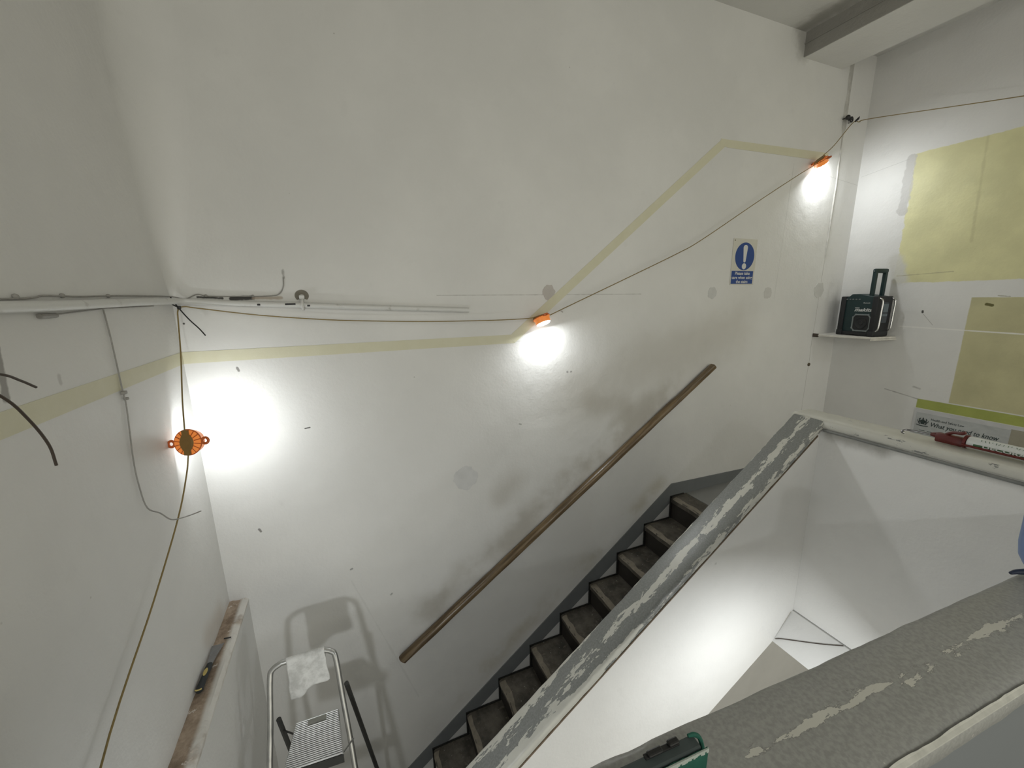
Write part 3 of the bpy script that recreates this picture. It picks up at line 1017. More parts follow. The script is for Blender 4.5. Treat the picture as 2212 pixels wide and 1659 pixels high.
L1, L2, L3 = Vector((-0.585, 1.772, -0.510)), Vector((1.018, 2.045, -0.113)), Vector((3.215, 2.045, 0.908))
lamp(L1, (0.08, 0.25, -0.05), (0.0, 0.25, 1.0), 'orange disc lamp hanging in the left corner, its back to the camera', 0.85)
lamp(L2, (0.22, -0.42, -1), (1, 0, 0.15), 'orange lamp at the middle of the wall beside the slanting tape', 1.5)
lamp(L3, (0.55, -0.10, -0.8), (0.75, 0, 0.65), 'topmost orange lamp high on the wall near the end wall', 1.6)
L4 = Vector((3.70, -0.35, 0.80))
L0 = Vector((-0.50, 0.46, -1.28))
LW = Vector((1.565, 0.51, -1.45))
lamp(L4, (-0.45, 0.25, -0.9), (0, 1, 0.1), 'orange lamp on the end wall beyond the right of the frame', 1.8)
lamp(L0, (0.65, 0.72, -0.28), (0, 0.8, 0.6), 'orange lamp on the cord below the left of the frame', 2.2)
lamp(LW, (-0.225, 0.46, -0.86), (0.67, 0, -0.2), 'orange lamp down in the stair well behind the near capping', 2.8)
LB = Vector((-0.25, -2.1, 0.95))
lamp(LB, (0.45, 0.45, -0.6), (1, 0, 0.1), 'orange lamp behind the photographer', 5.0)

cord_r = 0.0026
HK = Vector((3.56, 2.062, 1.205))
runs = [
    [L0, (-0.56, 0.70, -1.19), (-0.618, 1.032, -1.044), (-0.618, 1.396, -0.887), (-0.606, 1.638, -0.738), (-0.592, 1.735, -0.62), L1 - Vector((0, 0.008, 0.045))],
    [L1 + Vector((-0.002, 0.008, 0.045)), (-0.604, 1.87, -0.36), (-0.615, 1.975, -0.20), (-0.622, 2.035, -0.08), (-0.618, 2.045, -0.03), (-0.60, 2.058, -0.018), (-0.555, 2.066, -0.026), (-0.342, 2.066, -0.061), (-0.087, 2.064, -0.089), (0.115, 2.062, -0.103), (0.40, 2.058, -0.116), (0.70, 2.052, -0.122), (0.90, 2.048, -0.121), L2 + Vector((-0.046, -0.001, -0.004))],
    [L2 + Vector((0.046, -0.001, 0.004)), (1.22, 2.045, -0.048), (1.546, 2.04, 0.080), (1.95, 2.038, 0.240), (2.156, 2.038, 0.333), (2.652, 2.04, 0.604), (3.00, 2.043, 0.787), L3 + Vector((-0.034, -0.001, -0.031))],
    [L3 + Vector((0.034, 0.001, 0.034)), (3.36, 2.05, 1.02), HK + Vector((-0.01, -0.004, -0.012)), (3.60, 2.045, 1.198), (3.64, 1.98, 1.205), (3.70, 1.273, 1.068), (3.705, 0.4, 0.90), L4],
    [L4, (3.5, -1.6, 0.70), (2.2, -2.2, 0.78), (0.8, -2.2, 0.85), LB],
    [L0, (-0.2, 0.40, -1.75), (0.9, 0.42, -1.72), LW],
]
bm = bmesh.new()
for rn in runs:
    add_tube(bm, rn, cord_r, 8, smooth=6)
tag(obj('festoon_cord', bm, m_cable, smooth=True), 'thin amber cord looping along the walls between the orange lamps', 'cord')

# black hook and knot that carry the cord by the end wall
hk = thing('cord_hook', 'small black hook and cable ties holding the cord beside the end wall', 'hook', (3.53, YW, 1.216))
bm = bmesh.new()
add_tube(bm, [(3.495, YW, 1.222), (3.495, 2.07, 1.222)], 0.004, 8)
t = bmesh.new()
bmesh.ops.create_uvsphere(t, u_segments=12, v_segments=8, radius=0.016)
bmesh.ops.translate(t, verts=t.verts[:], vec=(3.495, 2.066, 1.222))
merge(bm, t)
add_box(bm, 3.505, 3.535, 2.055, 2.075, 1.205, 1.222, 0.004)
obj('hook', bm, m_black, hk, smooth=True, world=True)
bm = bmesh.new()
add_tube(bm, [(3.535 + 0.014 * math.cos(a * 0.6), 2.063, 1.212 + 0.016 * math.sin(a * 0.6)) for a in range(11)], 0.005, 6, closed=True)
add_tube(bm, [(3.49, 2.06, 1.21), (3.492, 2.055, 1.175)], 0.002, 6)
add_tube(bm, [(3.51, 2.06, 1.205), (3.505, 2.055, 1.18)], 0.002, 6)
add_tube(bm, [(3.565, 2.055, 1.20), (3.585, 2.05, 1.218), (3.60, 2.05, 1.235)], [0.006, 0.008, 0.002], 8)
obj('cable_tie', bm, m_black, hk, smooth=True, world=True)

# ------------------------------------------------------------------ corner shelf and radio
zs = -0.338
shelf = thing('corner_shelf', 'small white wooden corner shelf under the dark green radio', 'shelf', (3.7, 2.0, zs - 0.02))
m_shelf = plain('chipped white shelf paint', (0.58, 0.56, 0.51), 0.5, var=0.25, scale=25)
bm = bmesh.new()
add_prism(bm, [(3.50, YW, zs - 0.014), (3.515, 1.92, zs - 0.014), (3.555, 1.79, zs - 0.014), (3.575, 1.735, zs - 0.014), (XR, 1.69, zs - 0.014), (XR, YW, zs - 0.014)], (0, 0, 0.014), 0.002)
obj('board', bm, m_shelf, shelf, world=True)
bm = bmesh.new()
add_prism(bm, [(3.575, 1.745, zs - 0.026), (3.60, 1.722, zs - 0.026), (XR, 1.685, zs - 0.026), (XR, 1.72, zs - 0.026)], (0, 0, 0.012), 0.002)
obj('front_lip', bm, m_shelf, shelf, world=True)
bm = bmesh.new()
add_box(bm, 3.498, 3.512, 2.06, YW, zs - 0.022, zs + 0.006, 0.002)
obj('end_bracket', bm, m_brown, shelf, world=True)

uu = Vector((0.12, 0.993, 0))
rorig = Vector((3.600, 1.745, 0)) + uu * 0.128
rz = math.atan2(-uu.y, -uu.x)
m_teal = plain('dark teal radio shell', (0.004, 0.022, 0.024), 0.45, var=0.15)
m_rub = plain('black radio rubber', (0.010, 0.011, 0.013), 0.55, var=0.2)
m_chrome = plain('chrome', (0.75, 0.75, 0.75), 0.12, 1.0, var=0.02)
m_rgrey = plain('grey radio trim', (0.16, 0.18, 0.18), 0.5)
m_rlet = plain('pale radio lettering', (0.55, 0.56, 0.55), 0.4)
radio = thing('jobsite_radio', 'dark green site radio with raised handle standing on the corner shelf', 'radio', (rorig.x, rorig.y, zs + 0.001), rz)
hw, dp, hh = 0.128, 0.150, 0.300
bm = bmesh.new()
add_prism(bm, [(-hw + 0.012, 0.004, 0.012), (hw - 0.02, 0.004, 0.012), (hw - 0.012, 0.004, hh - 0.030), (hw - 0.03, 0.004, hh - 0.005), (-0.012, 0.004, hh + 0.012), (-0.060, 0.004, hh + 0.012), (-0.085, 0.004, hh - 0.010), (-hw + 0.012, 0.004, hh - 0.014)], (0, dp - 0.008, 0), 0.006)
body = obj('body', bm, m_teal, radio, smooth=True)
for s in (-1, 1):
    bm = bmesh.new()
    w0, w1 = (-hw - 0.004, -hw + 0.034) if s < 0 else (hw - 0.036, hw)
    add_box(bm, w0, w1, -0.004, dp, 0.030, hh - 0.006, 0.007)
    obj('corner_guard', bm, m_rub, radio, smooth=True)
    bm = bmesh.new()
    add_box(bm, w0 - 0.003, w1 + 0.003, -0.008, dp, 0.0, 0.042, 0.008)
    obj('foot', bm, m_rub, radio, smooth=True)
bm = bmesh.new()
add_box(bm, -hw + 0.03, hw - 0.03, 0.0, dp, 0.004, 0.03, 0.004)
obj('base', bm, m_rub, radio, smooth=True)
# octagonal speaker ring, cone and grille
ox, oz = 0.034, 0.098
octo = [(-0.044, -0.060), (0.044, -0.060), (0.060, -0.040), (0.060, 0.040), (0.044, 0.060), (-0.044, 0.060), (-0.060, 0.040), (-0.060, -0.040)]
octo = [(ox + a, oz + b) for a, b in octo]
bm = bmesh.new()
add_tube(bm, [(a, 0.002, b) for a, b in octo], 0.0058, 8, closed=True)
for a, b in octo[::1]:
    t = bmesh.new()
    bmesh.ops.create_uvsphere(t, u_segments=8, v_segments=6, radius=0.0075)
    bmesh.ops.translate(t, verts=t.verts[:], vec=(a, 0.002, b))
    merge(bm, t)
spk = obj('speaker', bm, m_rgrey, radio, smooth=True)
bm = bmesh.new()
add_prism(bm, [(a, 0.003, b) for a, b in octo], (0, -0.002, 0))
add_lathe(bm, [(0.042, 0.0), (0.040, 0.004), (0.036, 0.002), (0.016, 0.0015), (0.014, 0.005), (0.002, 0.007)], (ox, 0.001, oz), (0, -1, 0), 24)
obj('speaker_grille', bm, m_rub, spk, smooth=True)
# lettering
lx = text('maker_lettering', 'makita', (-0.026, 0.0036, 0.184), (1, 0, 0), (0, 0, 1), 0.125, m_rlet, radio, height=0.0235, shear=0.32, bold=0.028, depth=0.001)
bm = bmesh.new()
add_prism(bm, [(-0.022, 0.0034, 0.2055), (0.006, 0.0034, 0.2055), (0.008, 0.0034, 0.211), (-0.024, 0.0034, 0.211)], (0, -0.001, 0))
obj('lettering_bar', bm, m_rlet, radio)
bm = bmesh.new()
add_prism(bm, [(0.066, 0.0034, 0.184), (0.101, 0.0034, 0.184), (0.101, 0.0034, 0.188), (0.067, 0.0034, 0.188)], (0, -0.001, 0))
obj('lettering_bar', bm, m_rlet, radio)
text('wireless_lettering', 'Bluetooth', (0.030, 0.0036, 0.243), (1, 0, 0), (0, 0, 1), 0.045, m_rlet, radio, height=0.007, depth=0.001)
bm = bmesh.new()
for k in range(5):
    add_box(bm, -0.095 + 0.022 * k, -0.082 + 0.022 * k, 0.000, 0.004, hh - 0.030, hh - 0.024)
obj('top_vents', bm, m_rgrey, radio)
# right end: display panel and chrome guard loops
bm = bmesh.new()
add_box(bm, hw - 0.001, hw + 0.003, 0.050, 0.115, 0.100, 0.250, 0.002)
pnl = obj('display_panel', bm, plain('dark display panel', (0.035, 0.045, 0.055), 0.2), radio)
bm = bmesh.new()
add_box(bm, hw + 0.002, hw + 0.0045, 0.058, 0.107, 0.180, 0.238)
add_box(bm, hw + 0.002, hw + 0.0045, 0.058, 0.107, 0.150, 0.165)
obj('screen', bm, plain('grey screen', (0.10, 0.13, 0.15), 0.15), pnl)
for yy in (0.014, 0.138):
    bm = bmesh.new()
    add_tube(bm, [(hw - 0.018, yy, hh - 0.022), (hw + 0.008, yy, hh - 0.024), (hw + 0.022, yy, hh - 0.045), (hw + 0.022, yy, hh * 0.6), (hw + 0.020, yy, 0.075), (hw + 0.010, yy, 0.045), (hw - 0.022, yy, 0.034)], 0.0055, 10, smooth=5)
    obj('guard_bar', bm, m_chrome, radio, smooth=True)
# handle standing upright near the right end
bm = bmesh.new()
hx = hw - 0.062
for yy in (0.020, 0.120):
    add_box(bm, hx - 0.012, hx + 0.012, yy - 0.013, yy + 0.013, hh - 0.03, 0.475, 0.006)
add_box(bm, hx - 0.013, hx + 0.013, 0.004, 0.137, 0.460, 0.492, 0.010)
han = obj('handle', bm, m_teal, radio, smooth=True)
for zz in (hh - 0.012, 0.475):
    bm = bmesh.new()
    add_lathe(bm, [(0.0045, 0), (0.004, 0.0015)], (hx, 0.007 if zz < 0.4 else 0.004, zz), (0, -1, 0), 10)
    obj('screw', bm, m_rgrey, han)

# ------------------------------------------------------------------ poster on the end wall
m_sheet = NT('glossy poster laminate')
m_sheet.bump(m_sheet.noise(9, 2), 0.5, 0.02)
m_sheet = m_sheet.fin(m_sheet.mix(m_sheet.noise(6, 3), (0.50, 0.51, 0.52), (0.58, 0.58, 0.58)), 0.12)
m_ink = plain('poster ink', (0.03, 0.045, 0.045), 0.5)
m_tan = plain('faded tan poster panel', (0.32, 0.30, 0.235), 0.3)
poster = thing('safety_law_poster', 'grey white Health and Safety Law poster on the end wall below the green band', 'poster', (XR, 1.2, -1.45))
bm = bmesh.new()
add_box(bm, XR - 0.003, XR, 0.75, 1.502, -1.40, -0.840)
obj('sheet', bm, m_sheet, poster, world=True)
xw = XR - 0.0032
obj('side_panel', box(XR - 0.0042, XR - 0.003, 0.78, 1.030, -1.38, -0.862), m_tan, poster, world=True)
m_head = NT('poster header grey')
m_head.bump(m_head.noise(11, 2), 0.6, 0.02)
m_head = m_head.fin(m_head.mix(m_head.noise(6, 3), (0.42, 0.44, 0.44), (0.47, 0.48, 0.48)), 0.10)
obj('header_panel', box(XR - 0.0036, XR - 0.003, 1.033, 1.488, -1.38, -0.868), m_head, poster, world=True)
xw = XR - 0.0038
text('small_heading', 'Health and Safety Law', (xw, 1.403, -0.912), (0, -1, 0), (0, 0, 1), 0.168, m_ink, poster, height=0.016, depth=0.0006, world=True)
text('large_heading', 'What you need to know', (xw, 1.400, -0.955), (0, -1, 0), (0, 0, 1), 0.330, m_ink, poster, height=0.031, shear=0.25, bold=0.010, depth=0.0006, world=True)
bm = bmesh.new()
cyc, czc = 1.445, -0.932
add_box(bm, xw - 0.0005, xw, cyc - 0.010, cyc + 0.010, czc - 0.018, czc + 0.014)            # shield
add_tube(bm, [(xw, cyc + 0.013 * math.cos(k * PI / 6), czc + 0.013 * math.sin(k * PI / 6)) for k in range(12)], 0.0022, 5, closed=True)
for s in (-1, 1):                                                                           # two supporters
    add_tube(bm, [(xw, cyc + s * 0.014, czc - 0.02), (xw, cyc + s * 0.020, czc - 0.008), (xw, cyc + s * 0.017, czc + 0.008), (xw, cyc + s * 0.021, czc + 0.018)], [0.003, 0.004, 0.004, 0.003], 6, smooth=3)
    add_tube(bm, [(xw, cyc + s * 0.020, czc - 0.006), (xw, cyc + s * 0.028, czc + 0.002), (xw, cyc + s * 0.030, czc + 0.014)], [0.003, 0.002, 0.001], 5, smooth=3)
    add_tube(bm, [(xw, cyc + s * 0.021, czc + 0.018), (xw, cyc + s * 0.014, czc + 0.024)], 0.003, 5)
add_tube(bm, [(xw, cyc - 0.004, czc + 0.016), (xw, cyc, czc + 0.030), (xw, cyc + 0.004, czc + 0.016)], 0.003, 5)
add_tube(bm, [(xw, cyc - 0.032, czc - 0.026), (xw, cyc, czc - 0.030), (xw, cyc + 0.032, czc - 0.026)], 0.0032, 6, smooth=4)
obj('crest', bm, m_ink, poster, world=True)
bm = bmesh.new()
for k in range(2):
    for j in range(9):
        y0_ = 1.455 - 0.042 * j
        add_box(bm, xw - 0.0004, xw, y0_ - 0.030 - 0.006 * ((j + k) % 2), y0_, -0.998 - 0.016 * k, -0.994 - 0.016 * k)
obj('small_print', bm, m_ink, poster, world=True)

# ------------------------------------------------------------------ sealant gun and tube lying on the landing capping
m_red = plain('dark red gun paint', (0.105, 0.013, 0.010), 0.4, var=0.3)
m_tubew = plain('white sealant tube', (0.66, 0.68, 0.66), 0.35)
m_tubeg = plain('green tube print', (0.05, 0.12, 0.055), 0.4)
m_steel = plain('dull steel rod', (0.30, 0.30, 0.31), 0.25, 1.0)
gx, gz = 2.150, ZCAP + 0.030
gun = thing('caulking_gun', 'dark red caulking gun with hooked steel rod lying on the landing capping', 'caulking gun', (gx, 0.55, ZCAP))
bm = bmesh.new()
add_tube(bm, [(gx - 0.006, 0.868, gz - 0.022), (gx - 0.012, 0.874, gz - 0.018), (gx - 0.010, 0.870, gz - 0.010), (gx, 0.855, gz - 0.006), (gx, 0.80, gz - 0.004), (gx, 0.70, gz)], 0.0042, 8, smooth=5)
obj('plunger_rod', bm, m_steel, gun, smooth=True, world=True)
bm = bmesh.new()
add_box(bm, gx - 0.014, gx + 0.014, 0.690, 0.772, gz - 0.024, gz + 0.012, 0.006)
add_tube(bm, [(gx, 0.765, gz), (gx, 0.788, gz - 0.002)], [0.013, 0.007], 10)
add_lathe(bm, [(0.026, 0), (0.026, 0.008)], (gx, 0.690, gz), (0, -1, 0), 24)
for s in (-1, 1):
    add_tube(bm, [(gx + s * 0.0262, 0.69, gz - 0.008), (gx + s * 0.0262, 0.335, gz - 0.008)], 0.0045, 6)
add_lathe(bm, [(0.027, 0), (0.027, 0.012), (0.012, 0.012)], (gx, 0.345, gz), (0, -1, 0), 24)
obj('frame', bm, m_red, gun, smooth=True, world=True)
bm = bmesh.new()
add_tube(bm, [(gx, 0.745, gz + 0.010), (gx - 0.004, 0.725, gz + 0.024), (gx - 0.010, 0.700, gz + 0.030), (gx - 0.010, 0.690, gz + 0.036)], [0.006, 0.006, 0.007, 0.006], 8, smooth=5)
obj('trigger', bm, m_red, gun, smooth=True, world=True)
tube = thing('sealant_tube', 'white sealant cartridge with green print held in the caulking gun', 'sealant tube', (gx, 0.5, ZCAP))
bm = bmesh.new()
add_lathe(bm, [(0.0225, 0), (0.0235, 0.002), (0.0235, 0.330), (0.020, 0.334), (0.007, 0.336)], (gx, 0.680, gz), (0, -1, 0), 32)
obj('cartridge', bm, m_tubew, tube, smooth=True, world=True)
# green label on the lower side facing the well, wrapped on the cartridge
bm = bmesh.new()
prev = None
for k in range(9):
    a = math.radians(172 + 40 * k / 8)
    c = (gx + 0.0240 * math.cos(a), gz + 0.0240 * math.sin(a))
    q = [bm.verts.new((c[0], 0.660, c[1])), bm.verts.new((c[0], 0.352, c[1]))]
    if prev:
        bm.faces.new((prev[0], prev[1], q[1], q[0]))
    prev = q
lab = obj('label_band', bm, m_tubeg, tube, smooth=True, world=True)
an = math.radians(196)
nx_, nz_ = math.cos(an), math.sin(an)
text('lettering', 'DECORATORS', (gx + 0.0243 * nx_ + 0.005 * nz_, 0.635, gz + 0.0243 * nz_ - 0.005 * nx_ - 0.002), (0, -1, 0), (-nz_, 0, nx_) if nx_ > 0 else (nz_, 0, -nx_), 0.170, m_tubew, tube, height=0.0115, bold=0.02, depth=0.0008, world=True)
bm = bmesh.new()
random.seed(5)
for k in range(26):                      # smudged, unreadable green print along the top of the cartridge
    y_ = 0.645 - 0.0095 * k
    h_ = random.uniform(0.004, 0.009)
    a0 = math.radians(118)
    a1 = a0 + h_ / 0.024
    q0 = (gx + 0.0238 * math.cos(a0), gz + 0.0238 * math.sin(a0))
    q1 = (gx + 0.0238 * math.cos(a1), gz + 0.0238 * math.sin(a1))
    add_tube(bm, [(q0[0], y_, q0[1]), (q1[0], y_ - random.uniform(-0.004, 0.004), q1[1])], 0.0009, 4)
sm = obj('smudged_print', bm, m_tubeg, tube, world=True)
sm['kind'] = 'stuff'

# ------------------------------------------------------------------ filling knife and sliver on the ledge
kz = -1.424
kn = thing('filling_knife', 'filling knife with black handle lying on the bare plaster ledge', 'knife', (-0.62, 1.69, kz))
kd = Vector((-0.612 + 0.632, 0, 0))
P0, P1 = Vector((-0.6335, 1.580, kz)), Vector((-0.6265, 1.805, kz))
dk = (P1 - P0).normalized()
sk = Vector((dk.y, -dk.x, 0))
bm = bmesh.new()
for hw_, l0, h_ in ((0.0, 0, 0),):
    prev = None
    for k in range(21):
        q = k / 20
        w = 0.0145 - 0.003 * math.sin(q * PI) + (0.001 if q < 0.1 else 0) - (0.004 * max(0, (q - 0.8) / 0.2))
        if k == 0:
            w = 0.010
        hgt = 0.020 - 0.004 * q
        c = P0 + dk * (0.125 * q)
        ring = [bm.verts.new(c + sk * (w * math.cos(a * PI / 5)) + Vector((0, 0, hgt * 0.5 * (1 + math.sin(a * PI / 5))))) for a in range(10)]
        if prev:
            for a in range(10):
                bm.faces.new((prev[a], prev[(a + 1) % 10], ring[(a + 1) % 10], ring[a]))
        else:
            bm.faces.new(ring)
        prev = ring
    bm.faces.new(list(reversed(prev)))
hd = obj('handle', bm, plain('black rubber grip', (0.016, 0.020, 0.022), 0.6), kn, smooth=True, world=True)
bm = bmesh.new()
c = P0 + dk * 0.078 + Vector((0, 0, 0.0178))
add_prism(bm, [c + sk * (0.0065 * math.cos(a * PI / 8)) + dk * (0.018 * math.sin(a * PI / 8)) for a in range(16)], (0, 0, 0.0018))
m_yel = plain('yellow inlay', (0.55, 0.43, 0.14), 0.5)
obj('inlay', bm, m_yel, hd, world=True)
bm = bmesh.new()
c = P0 + dk * 0.002
add_tube(bm, [c + sk * 0.010 + Vector((0, 0, 0.017)), c + sk * 0.006 - dk * 0.003 + Vector((0, 0, 0.017)), c - sk * 0.006 - dk * 0.003 + Vector((0, 0, 0.017)), c - sk * 0.010 + Vector((0, 0, 0.017))], 0.0025, 6)
obj('end_band', bm, m_yel, hd, world=True)
bm = bmesh.new()
w0, w1 = 0.0095, 0.022
base = P0 + dk * 0.118
end = P0 + dk * 0.228
add_prism(bm, [base - sk * w0 + Vector((0, 0, 0.010)), base + sk * w0 + Vector((0, 0, 0.010)), P0 + dk * 0.165 + sk * 0.014 + Vector((0, 0, 0.008)), end + sk * w1 + Vector((0, 0, 0.003)), end - sk * w1 + Vector((0, 0, 0.003)), P0 + dk * 0.165 - sk * 0.014 + Vector((0, 0, 0.008))], (0, 0, 0.0015))
obj('blade', bm, plain('plaster-smeared steel blade', (0.27, 0.27, 0.275), 0.45, 0.5, var=0.3, scale=40), kn, world=True)
bm = bmesh.new()
add_tube(bm, [(-0.613, 1.838, -1.423), (-0.587, 1.836, -1.424)], 0.0028, 6)
tag(obj('metal_sliver', bm, m_black), 'short black sliver lying across the ledge beyond the knife', 'debris')

# ------------------------------------------------------------------ step ladder and rag
m_alu = NT('worn aluminium')
m_alu.bump(m_alu.noise(80, 3), 0.1, 0.002)
m_alu = m_alu.fin(m_alu.mix(m_alu.noise(24, 4), (0.36, 0.36, 0.35), (0.62, 0.62, 0.60)), 0.32, 0.85)
m_alud = plain('dark grey ladder leg', (0.045, 0.045, 0.042), 0.45, 0.3)
lad = thing('step_ladder', 'aluminium step ladder with ribbed platform standing on the half landing', 'ladder', (-0.30, 1.6, ZM))
zt = -1.515
bm = bmesh.new()
fl = [(-0.512, 1.30, ZM + 0.02), (-0.475, 1.55, -2.05), (-0.452, 1.645, -1.75), (-0.438, 1.695, zt - 0.055), (-0.425, 1.705, zt - 0.018), (-0.390, 1.708, zt)]
fr = [(-0.225, 1.708, zt), (-0.197, 1.705, zt - 0.016), (-0.181, 1.695, zt - 0.050), (-0.168, 1.645, -1.75), (-0.145, 1.55, -2.05), (-0.10, 1.30, ZM + 0.02)]
add_tube(bm, smooth_path(fl, 5) + smooth_path(fr, 5), 0.0115, 12)
obj('front_frame', bm, m_alu, lad, smooth=True, world=True)
zp = -1.80
bm = bmesh.new()
plat = [(-0.365, 1.665, zp), (-0.192, 1.662, zp), (-0.172, 1.455, zp), (-0.392, 1.470, zp)]
add_prism(bm, [(x, y, z - 0.022) for x, y, z in plat], (0, 0, 0.020), 0.003)
pf = obj('platform', bm, m_alu, lad, world=True)
bm = bmesh.new()
for k in range(24):
    q = (k + 0.5) / 24
    a = Vector(plat[0]).lerp(Vector(plat[3]), q)
    b = Vector(plat[1]).lerp(Vector(plat[2]), q)
    a.x += 0.004
    b.x -= 0.004
    if 1 <= k <= 3:
        c0, c1 = a.lerp(b, 0.28), a.lerp(b, 0.72)
        for p_, q_ in ((a, c0), (c1, b)):
            add_tube(bm, [p_, q_], 0.0026, 6)
    else:
        add_tube(bm, [a, b], 0.0026, 6)
obj('tread_ribs', bm, m_alu, pf, smooth=True, world=True)
a, b = Vector(plat[0]).lerp(Vector(plat[3]), 0.105), Vector(plat[1]).lerp(Vector(plat[2]), 0.105)
bm = bmesh.new()
c0, c1 = a.lerp(b, 0.30), a.lerp(b, 0.70)
add_box(bm, c0.x, c1.x, c0.y - 0.012, c0.y + 0.012, zp - 0.002, zp + 0.0018)
obj('maker_plate', bm, plain('worn grey plate', (0.28, 0.28, 0.25), 0.5), pf, world=True)
bm = bmesh.new()
add_prism(bm, [(plat[3][0], plat[3][1] - 0.004, zp), (plat[2][0], plat[2][1] - 0.004, zp), (plat[2][0], plat[2][1] - 0.004, zp - 0.035), (plat[3][0], plat[3][1] - 0.004, zp - 0.035)], (0, -0.006, 0))
obj('platform_lip', bm, m_alud, pf, world=True)
for s in (0, 1):
    bm = bmesh.new()
    if s == 0:
        P = [(-0.425, 1.670, -1.755), (-0.36, 1.93, ZM + 0.01)]
    else:
        P = [(-0.150, 1.680, -1.70), (-0.03, 2.02, ZM + 0.01)]
    add_tube(bm, smooth_path(P, 5), 0.0105, 8)
    obj('rear_leg', bm, m_alud, lad, smooth=True, world=True)
bm = bmesh.new()
add_tube(bm, [(-0.418, 1.68, -1.83), (-0.36, 1.62, zp - 0.012)], 0.004, 6)
obj('platform_link', bm, m_alud, lad, world=True)
bm = bmesh.new()
add_tube(bm, [(-0.175, 1.47, zp - 0.015), (-0.138, 1.54, zp - 0.05)], 0.004, 6)
obj('platform_link', bm, m_alu, lad, world=True)
for zz, yy in ((-2.15, 1.52), (-2.50, 1.41), (-2.80, 1.345)):
    bm = bmesh.new()
    q = (zz + 2.05) / (ZM + 2.07)
    add_box(bm, -0.475 - 0.037 * q, -0.145 + 0.045 * q, yy - 0.035, yy + 0.035, zz - 0.012, zz, 0.004)
    obj('lower_tread', bm, m_alu, lad, world=True)
for x, y in ((-0.512, 1.30), (-0.10, 1.30), (-0.36, 1.93), (-0.03, 2.02)):
    bm = bmesh.new()
    add_box(bm, x - 0.016, x + 0.016, y - 0.016, y + 0.016, ZM, ZM + 0.04, 0.004)
    obj('rubber_foot', bm, m_black, lad, world=True)

# rag: cloth grid over the rail, front flap longer than the back flap
m_rag = NT('dusty white rag')
m_rag.bump(m_rag.noise(50, 4), 0.3, 0.004)
m_rag = m_rag.fin(m_rag.mix(m_rag.step(m_rag.noise(13, 5, 0.65), 0.4, 0.65), (0.72, 0.72, 0.70), (0.50, 0.50, 0.48)), 0.9)
bm = bmesh.new()
NXg, NYg = 26, 40
rows = []
for j in range(NYg + 1):
    t_ = j / NYg
    row = []
    for i in range(NXg + 1):
        s_ = i / NXg
        x = -0.372 + 0.150 * s_
        drop_front = 0.185 - 0.055 * s_ + 0.010 * math.sin(s_ * 9)
        drop_back = 0.07
        total = drop_front + 0.040 + drop_back
        d = t_ * total
        rr = 0.0135
        y, z = 0, 0
        if d < drop_back:
            y, z = 1.708 + rr, zt - (drop_back - d)
        elif d < drop_back + 0.040:
            a = PI * (d - drop_back) / 0.040
            y, z = 1.708 + rr * math.cos(a), zt + rr * math.sin(a)
        else:
            e = d - drop_back - 0.040
            y, z = 1.708 - rr - 0.012 * (e / 0.2), zt - e
            y -= 0.007 * mnoise.noise(Vector((x * 26, z * 9, 2))) * min(1, e / 0.04) + 0.004 * math.sin(x * 60 + z * 10) * min(1, e / 0.08)
            x += 0.006 * mnoise.noise(Vector((x * 10, z * 20, 8))) + (0.010 * (s_ - 0.2) * e / 0.15)
        row.append(bm.verts.new((x, y, z)))
    rows.append(row)
for A_, B_ in zip(rows[:-1], rows[1:]):
    for i in range(NXg):
        bm.faces.new((A_[i], A_[i + 1], B_[i + 1], B_[i]))
rag = tag(obj('cleaning_rag', bm, m_rag, smooth=True), 'dusty white rag draped over the top rail of the ladder', 'rag')
md = rag.modifiers.new('thickness', 'SOLIDIFY')
md.thickness = 0.0015
md.offset = 1.0

# ------------------------------------------------------------------ things on the near capping
m_paper = plain('green abrasive paper', (0.008, 0.095, 0.065), 0.75, var=0.25, scale=60)
m_paperw = plain('pale torn paper edge', (0.42, 0.47, 0.43), 0.9)
m_foam = plain('dark grey block', (0.05, 0.065, 0.065), 0.7)
sb = thing('sanding_block', 'dark sanding block wrapped in green abrasive paper on the near grey capping', 'sanding block', (0.284, 0.2965, ZCAP + 0.001), ca)
bm = bmesh.new()
add_box(bm, -0.12, 0.085, -0.0095, 0.008, 0.002, 0.036, 0.003)
obj('block', bm, m_foam, sb)
bm = bmesh.new()
for k in range(40):
    pass
prev = None
for i in range(60):
    x = -0.12 + 0.212 * i / 59
    h = 0.034 + 0.0022 * mnoise.noise(Vector((x * 90, 1, 1))) + 0.001 * mnoise.noise(Vector((x * 240, 1, 1)))
    cols = [(-0.0125, 0.0), (-0.0128, 0.012), (-0.0128, 0.024), (-0.0125, h)]
    q = [bm.verts.new((x, a, b)) for a, b in cols]
    q += [bm.verts.new((x, a + 0.002, b)) for a, b in reversed(cols)]
    if prev:
        for k in range(8):
            bm.faces.new((prev[k], prev[(k + 1) % 8], q[(k + 1) % 8], q[k]))
    else:
        bm.faces.new(q)
    prev = q
bm.faces.new(list(reversed(prev)))
pp = obj('abrasive_paper', bm, m_paper, sb)
bm = bmesh.new()
add_tube(bm, [(0.090, -0.010, 0.002), (0.093, -0.004, 0.018), (0.092, 0.002, 0.032), (0.085, 0.005, 0.037), (0.076, 0.006, 0.038)], [0.002, 0.003, 0.003, 0.003, 0.002], 8, smooth=4)
obj('paper_curl', bm, m_paper, sb, smooth=True)
bm = bmesh.new()
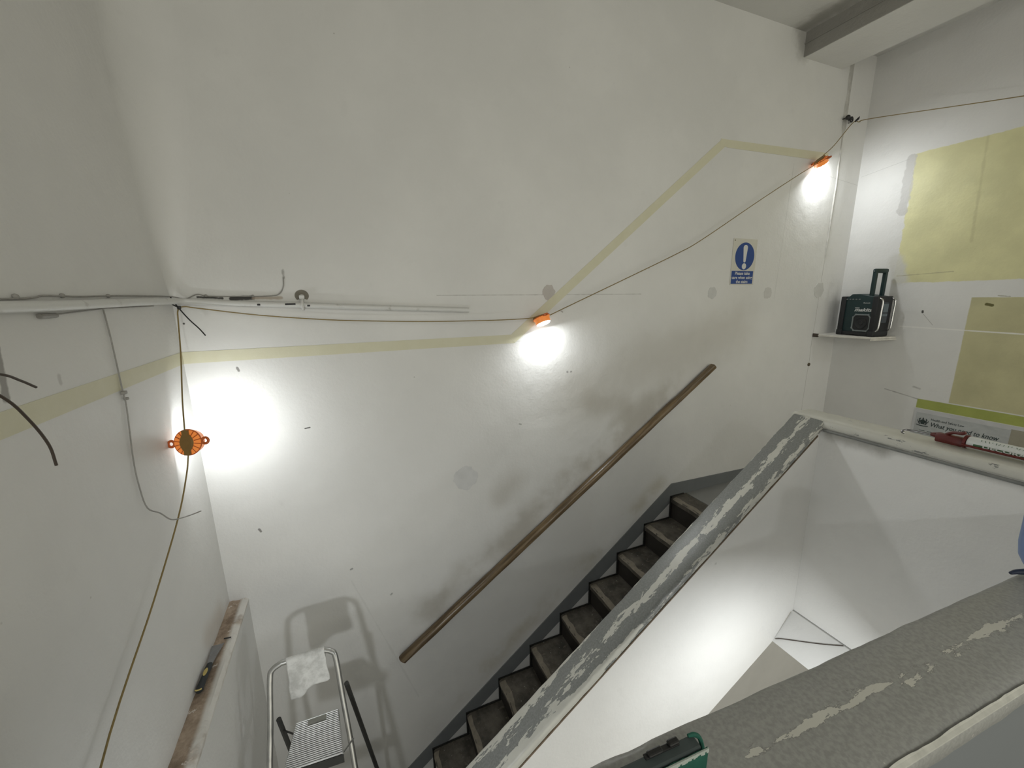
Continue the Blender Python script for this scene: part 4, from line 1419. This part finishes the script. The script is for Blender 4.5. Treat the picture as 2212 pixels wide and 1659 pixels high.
random.seed(3)
for i in range(70):
    x = -0.118 + 0.208 * i / 69
    l = random.uniform(0.002, 0.006)
    add_box(bm, x - 0.0017, x + 0.0017, -0.0140, -0.0124, 0.0345 - l, 0.0358)
obj('torn_edge', bm, m_paperw, sb)
bm = bmesh.new()
add_box(bm, 0.008, 0.060, 0.002, 0.009, 0.035, 0.038, 0.001)
add_box(bm, 0.044, 0.060, 0.002, 0.010, 0.037, 0.042, 0.002)
add_box(bm, 0.012, 0.034, 0.001, 0.009, 0.037, 0.041, 0.002)
obj('clamp', bm, m_black, sb)

m_blue = plain('pale blue plastic', (0.15, 0.22, 0.42), 0.45, var=0.08)
jug = thing('blue_tub', 'pale blue rounded tub at the right edge on the near capping', 'tub', (1.352, 0.238, ZCAP + 0.002), ca)
bm = bmesh.new()
add_lathe(bm, [(0.052, 0.0), (0.066, 0.006), (0.074, 0.022), (0.078, 0.05), (0.080, 0.14), (0.076, 0.15)], (0, 0, 0.004), (0, 0, 1), 40)
obj('body', bm, m_blue, jug, smooth=True)
bm = bmesh.new()
add_tube(bm, [(-0.060, 0.035, 0.010), (-0.080, 0.048, 0.006), (-0.094, 0.052, 0.004)], [0.007, 0.005, 0.003], 8, smooth=4)
obj('strap', bm, plain('navy strap', (0.02, 0.03, 0.06), 0.6), jug, smooth=True)

# thin brown wire crossing the white beam in the well
bm = bmesh.new()
add_tube(bm, [(1.944, 1.138, -1.791), (1.959, 1.113, -1.775), (1.997, 1.027, -1.731), (2.027, 0.962, -1.697), (2.059, 0.90, -1.661)], 0.0022, 6, smooth=6)
tag(obj('stray_wire', bm, m_brown, smooth=True), 'thin brown wire across the white landing edge in the well', 'wire')
bm = bmesh.new()
add_lathe(bm, [(0.013, 0), (0.014, 0.006), (0.006, 0.010)], (3.500, YW, -0.587), (0, -1, 0), 12)
tag(obj('wall_plug', bm, plain('brown wall plug', (0.10, 0.08, 0.05), 0.8, var=0.5, scale=90)), 'broken brown wall plug below the corner shelf', 'wall plug')
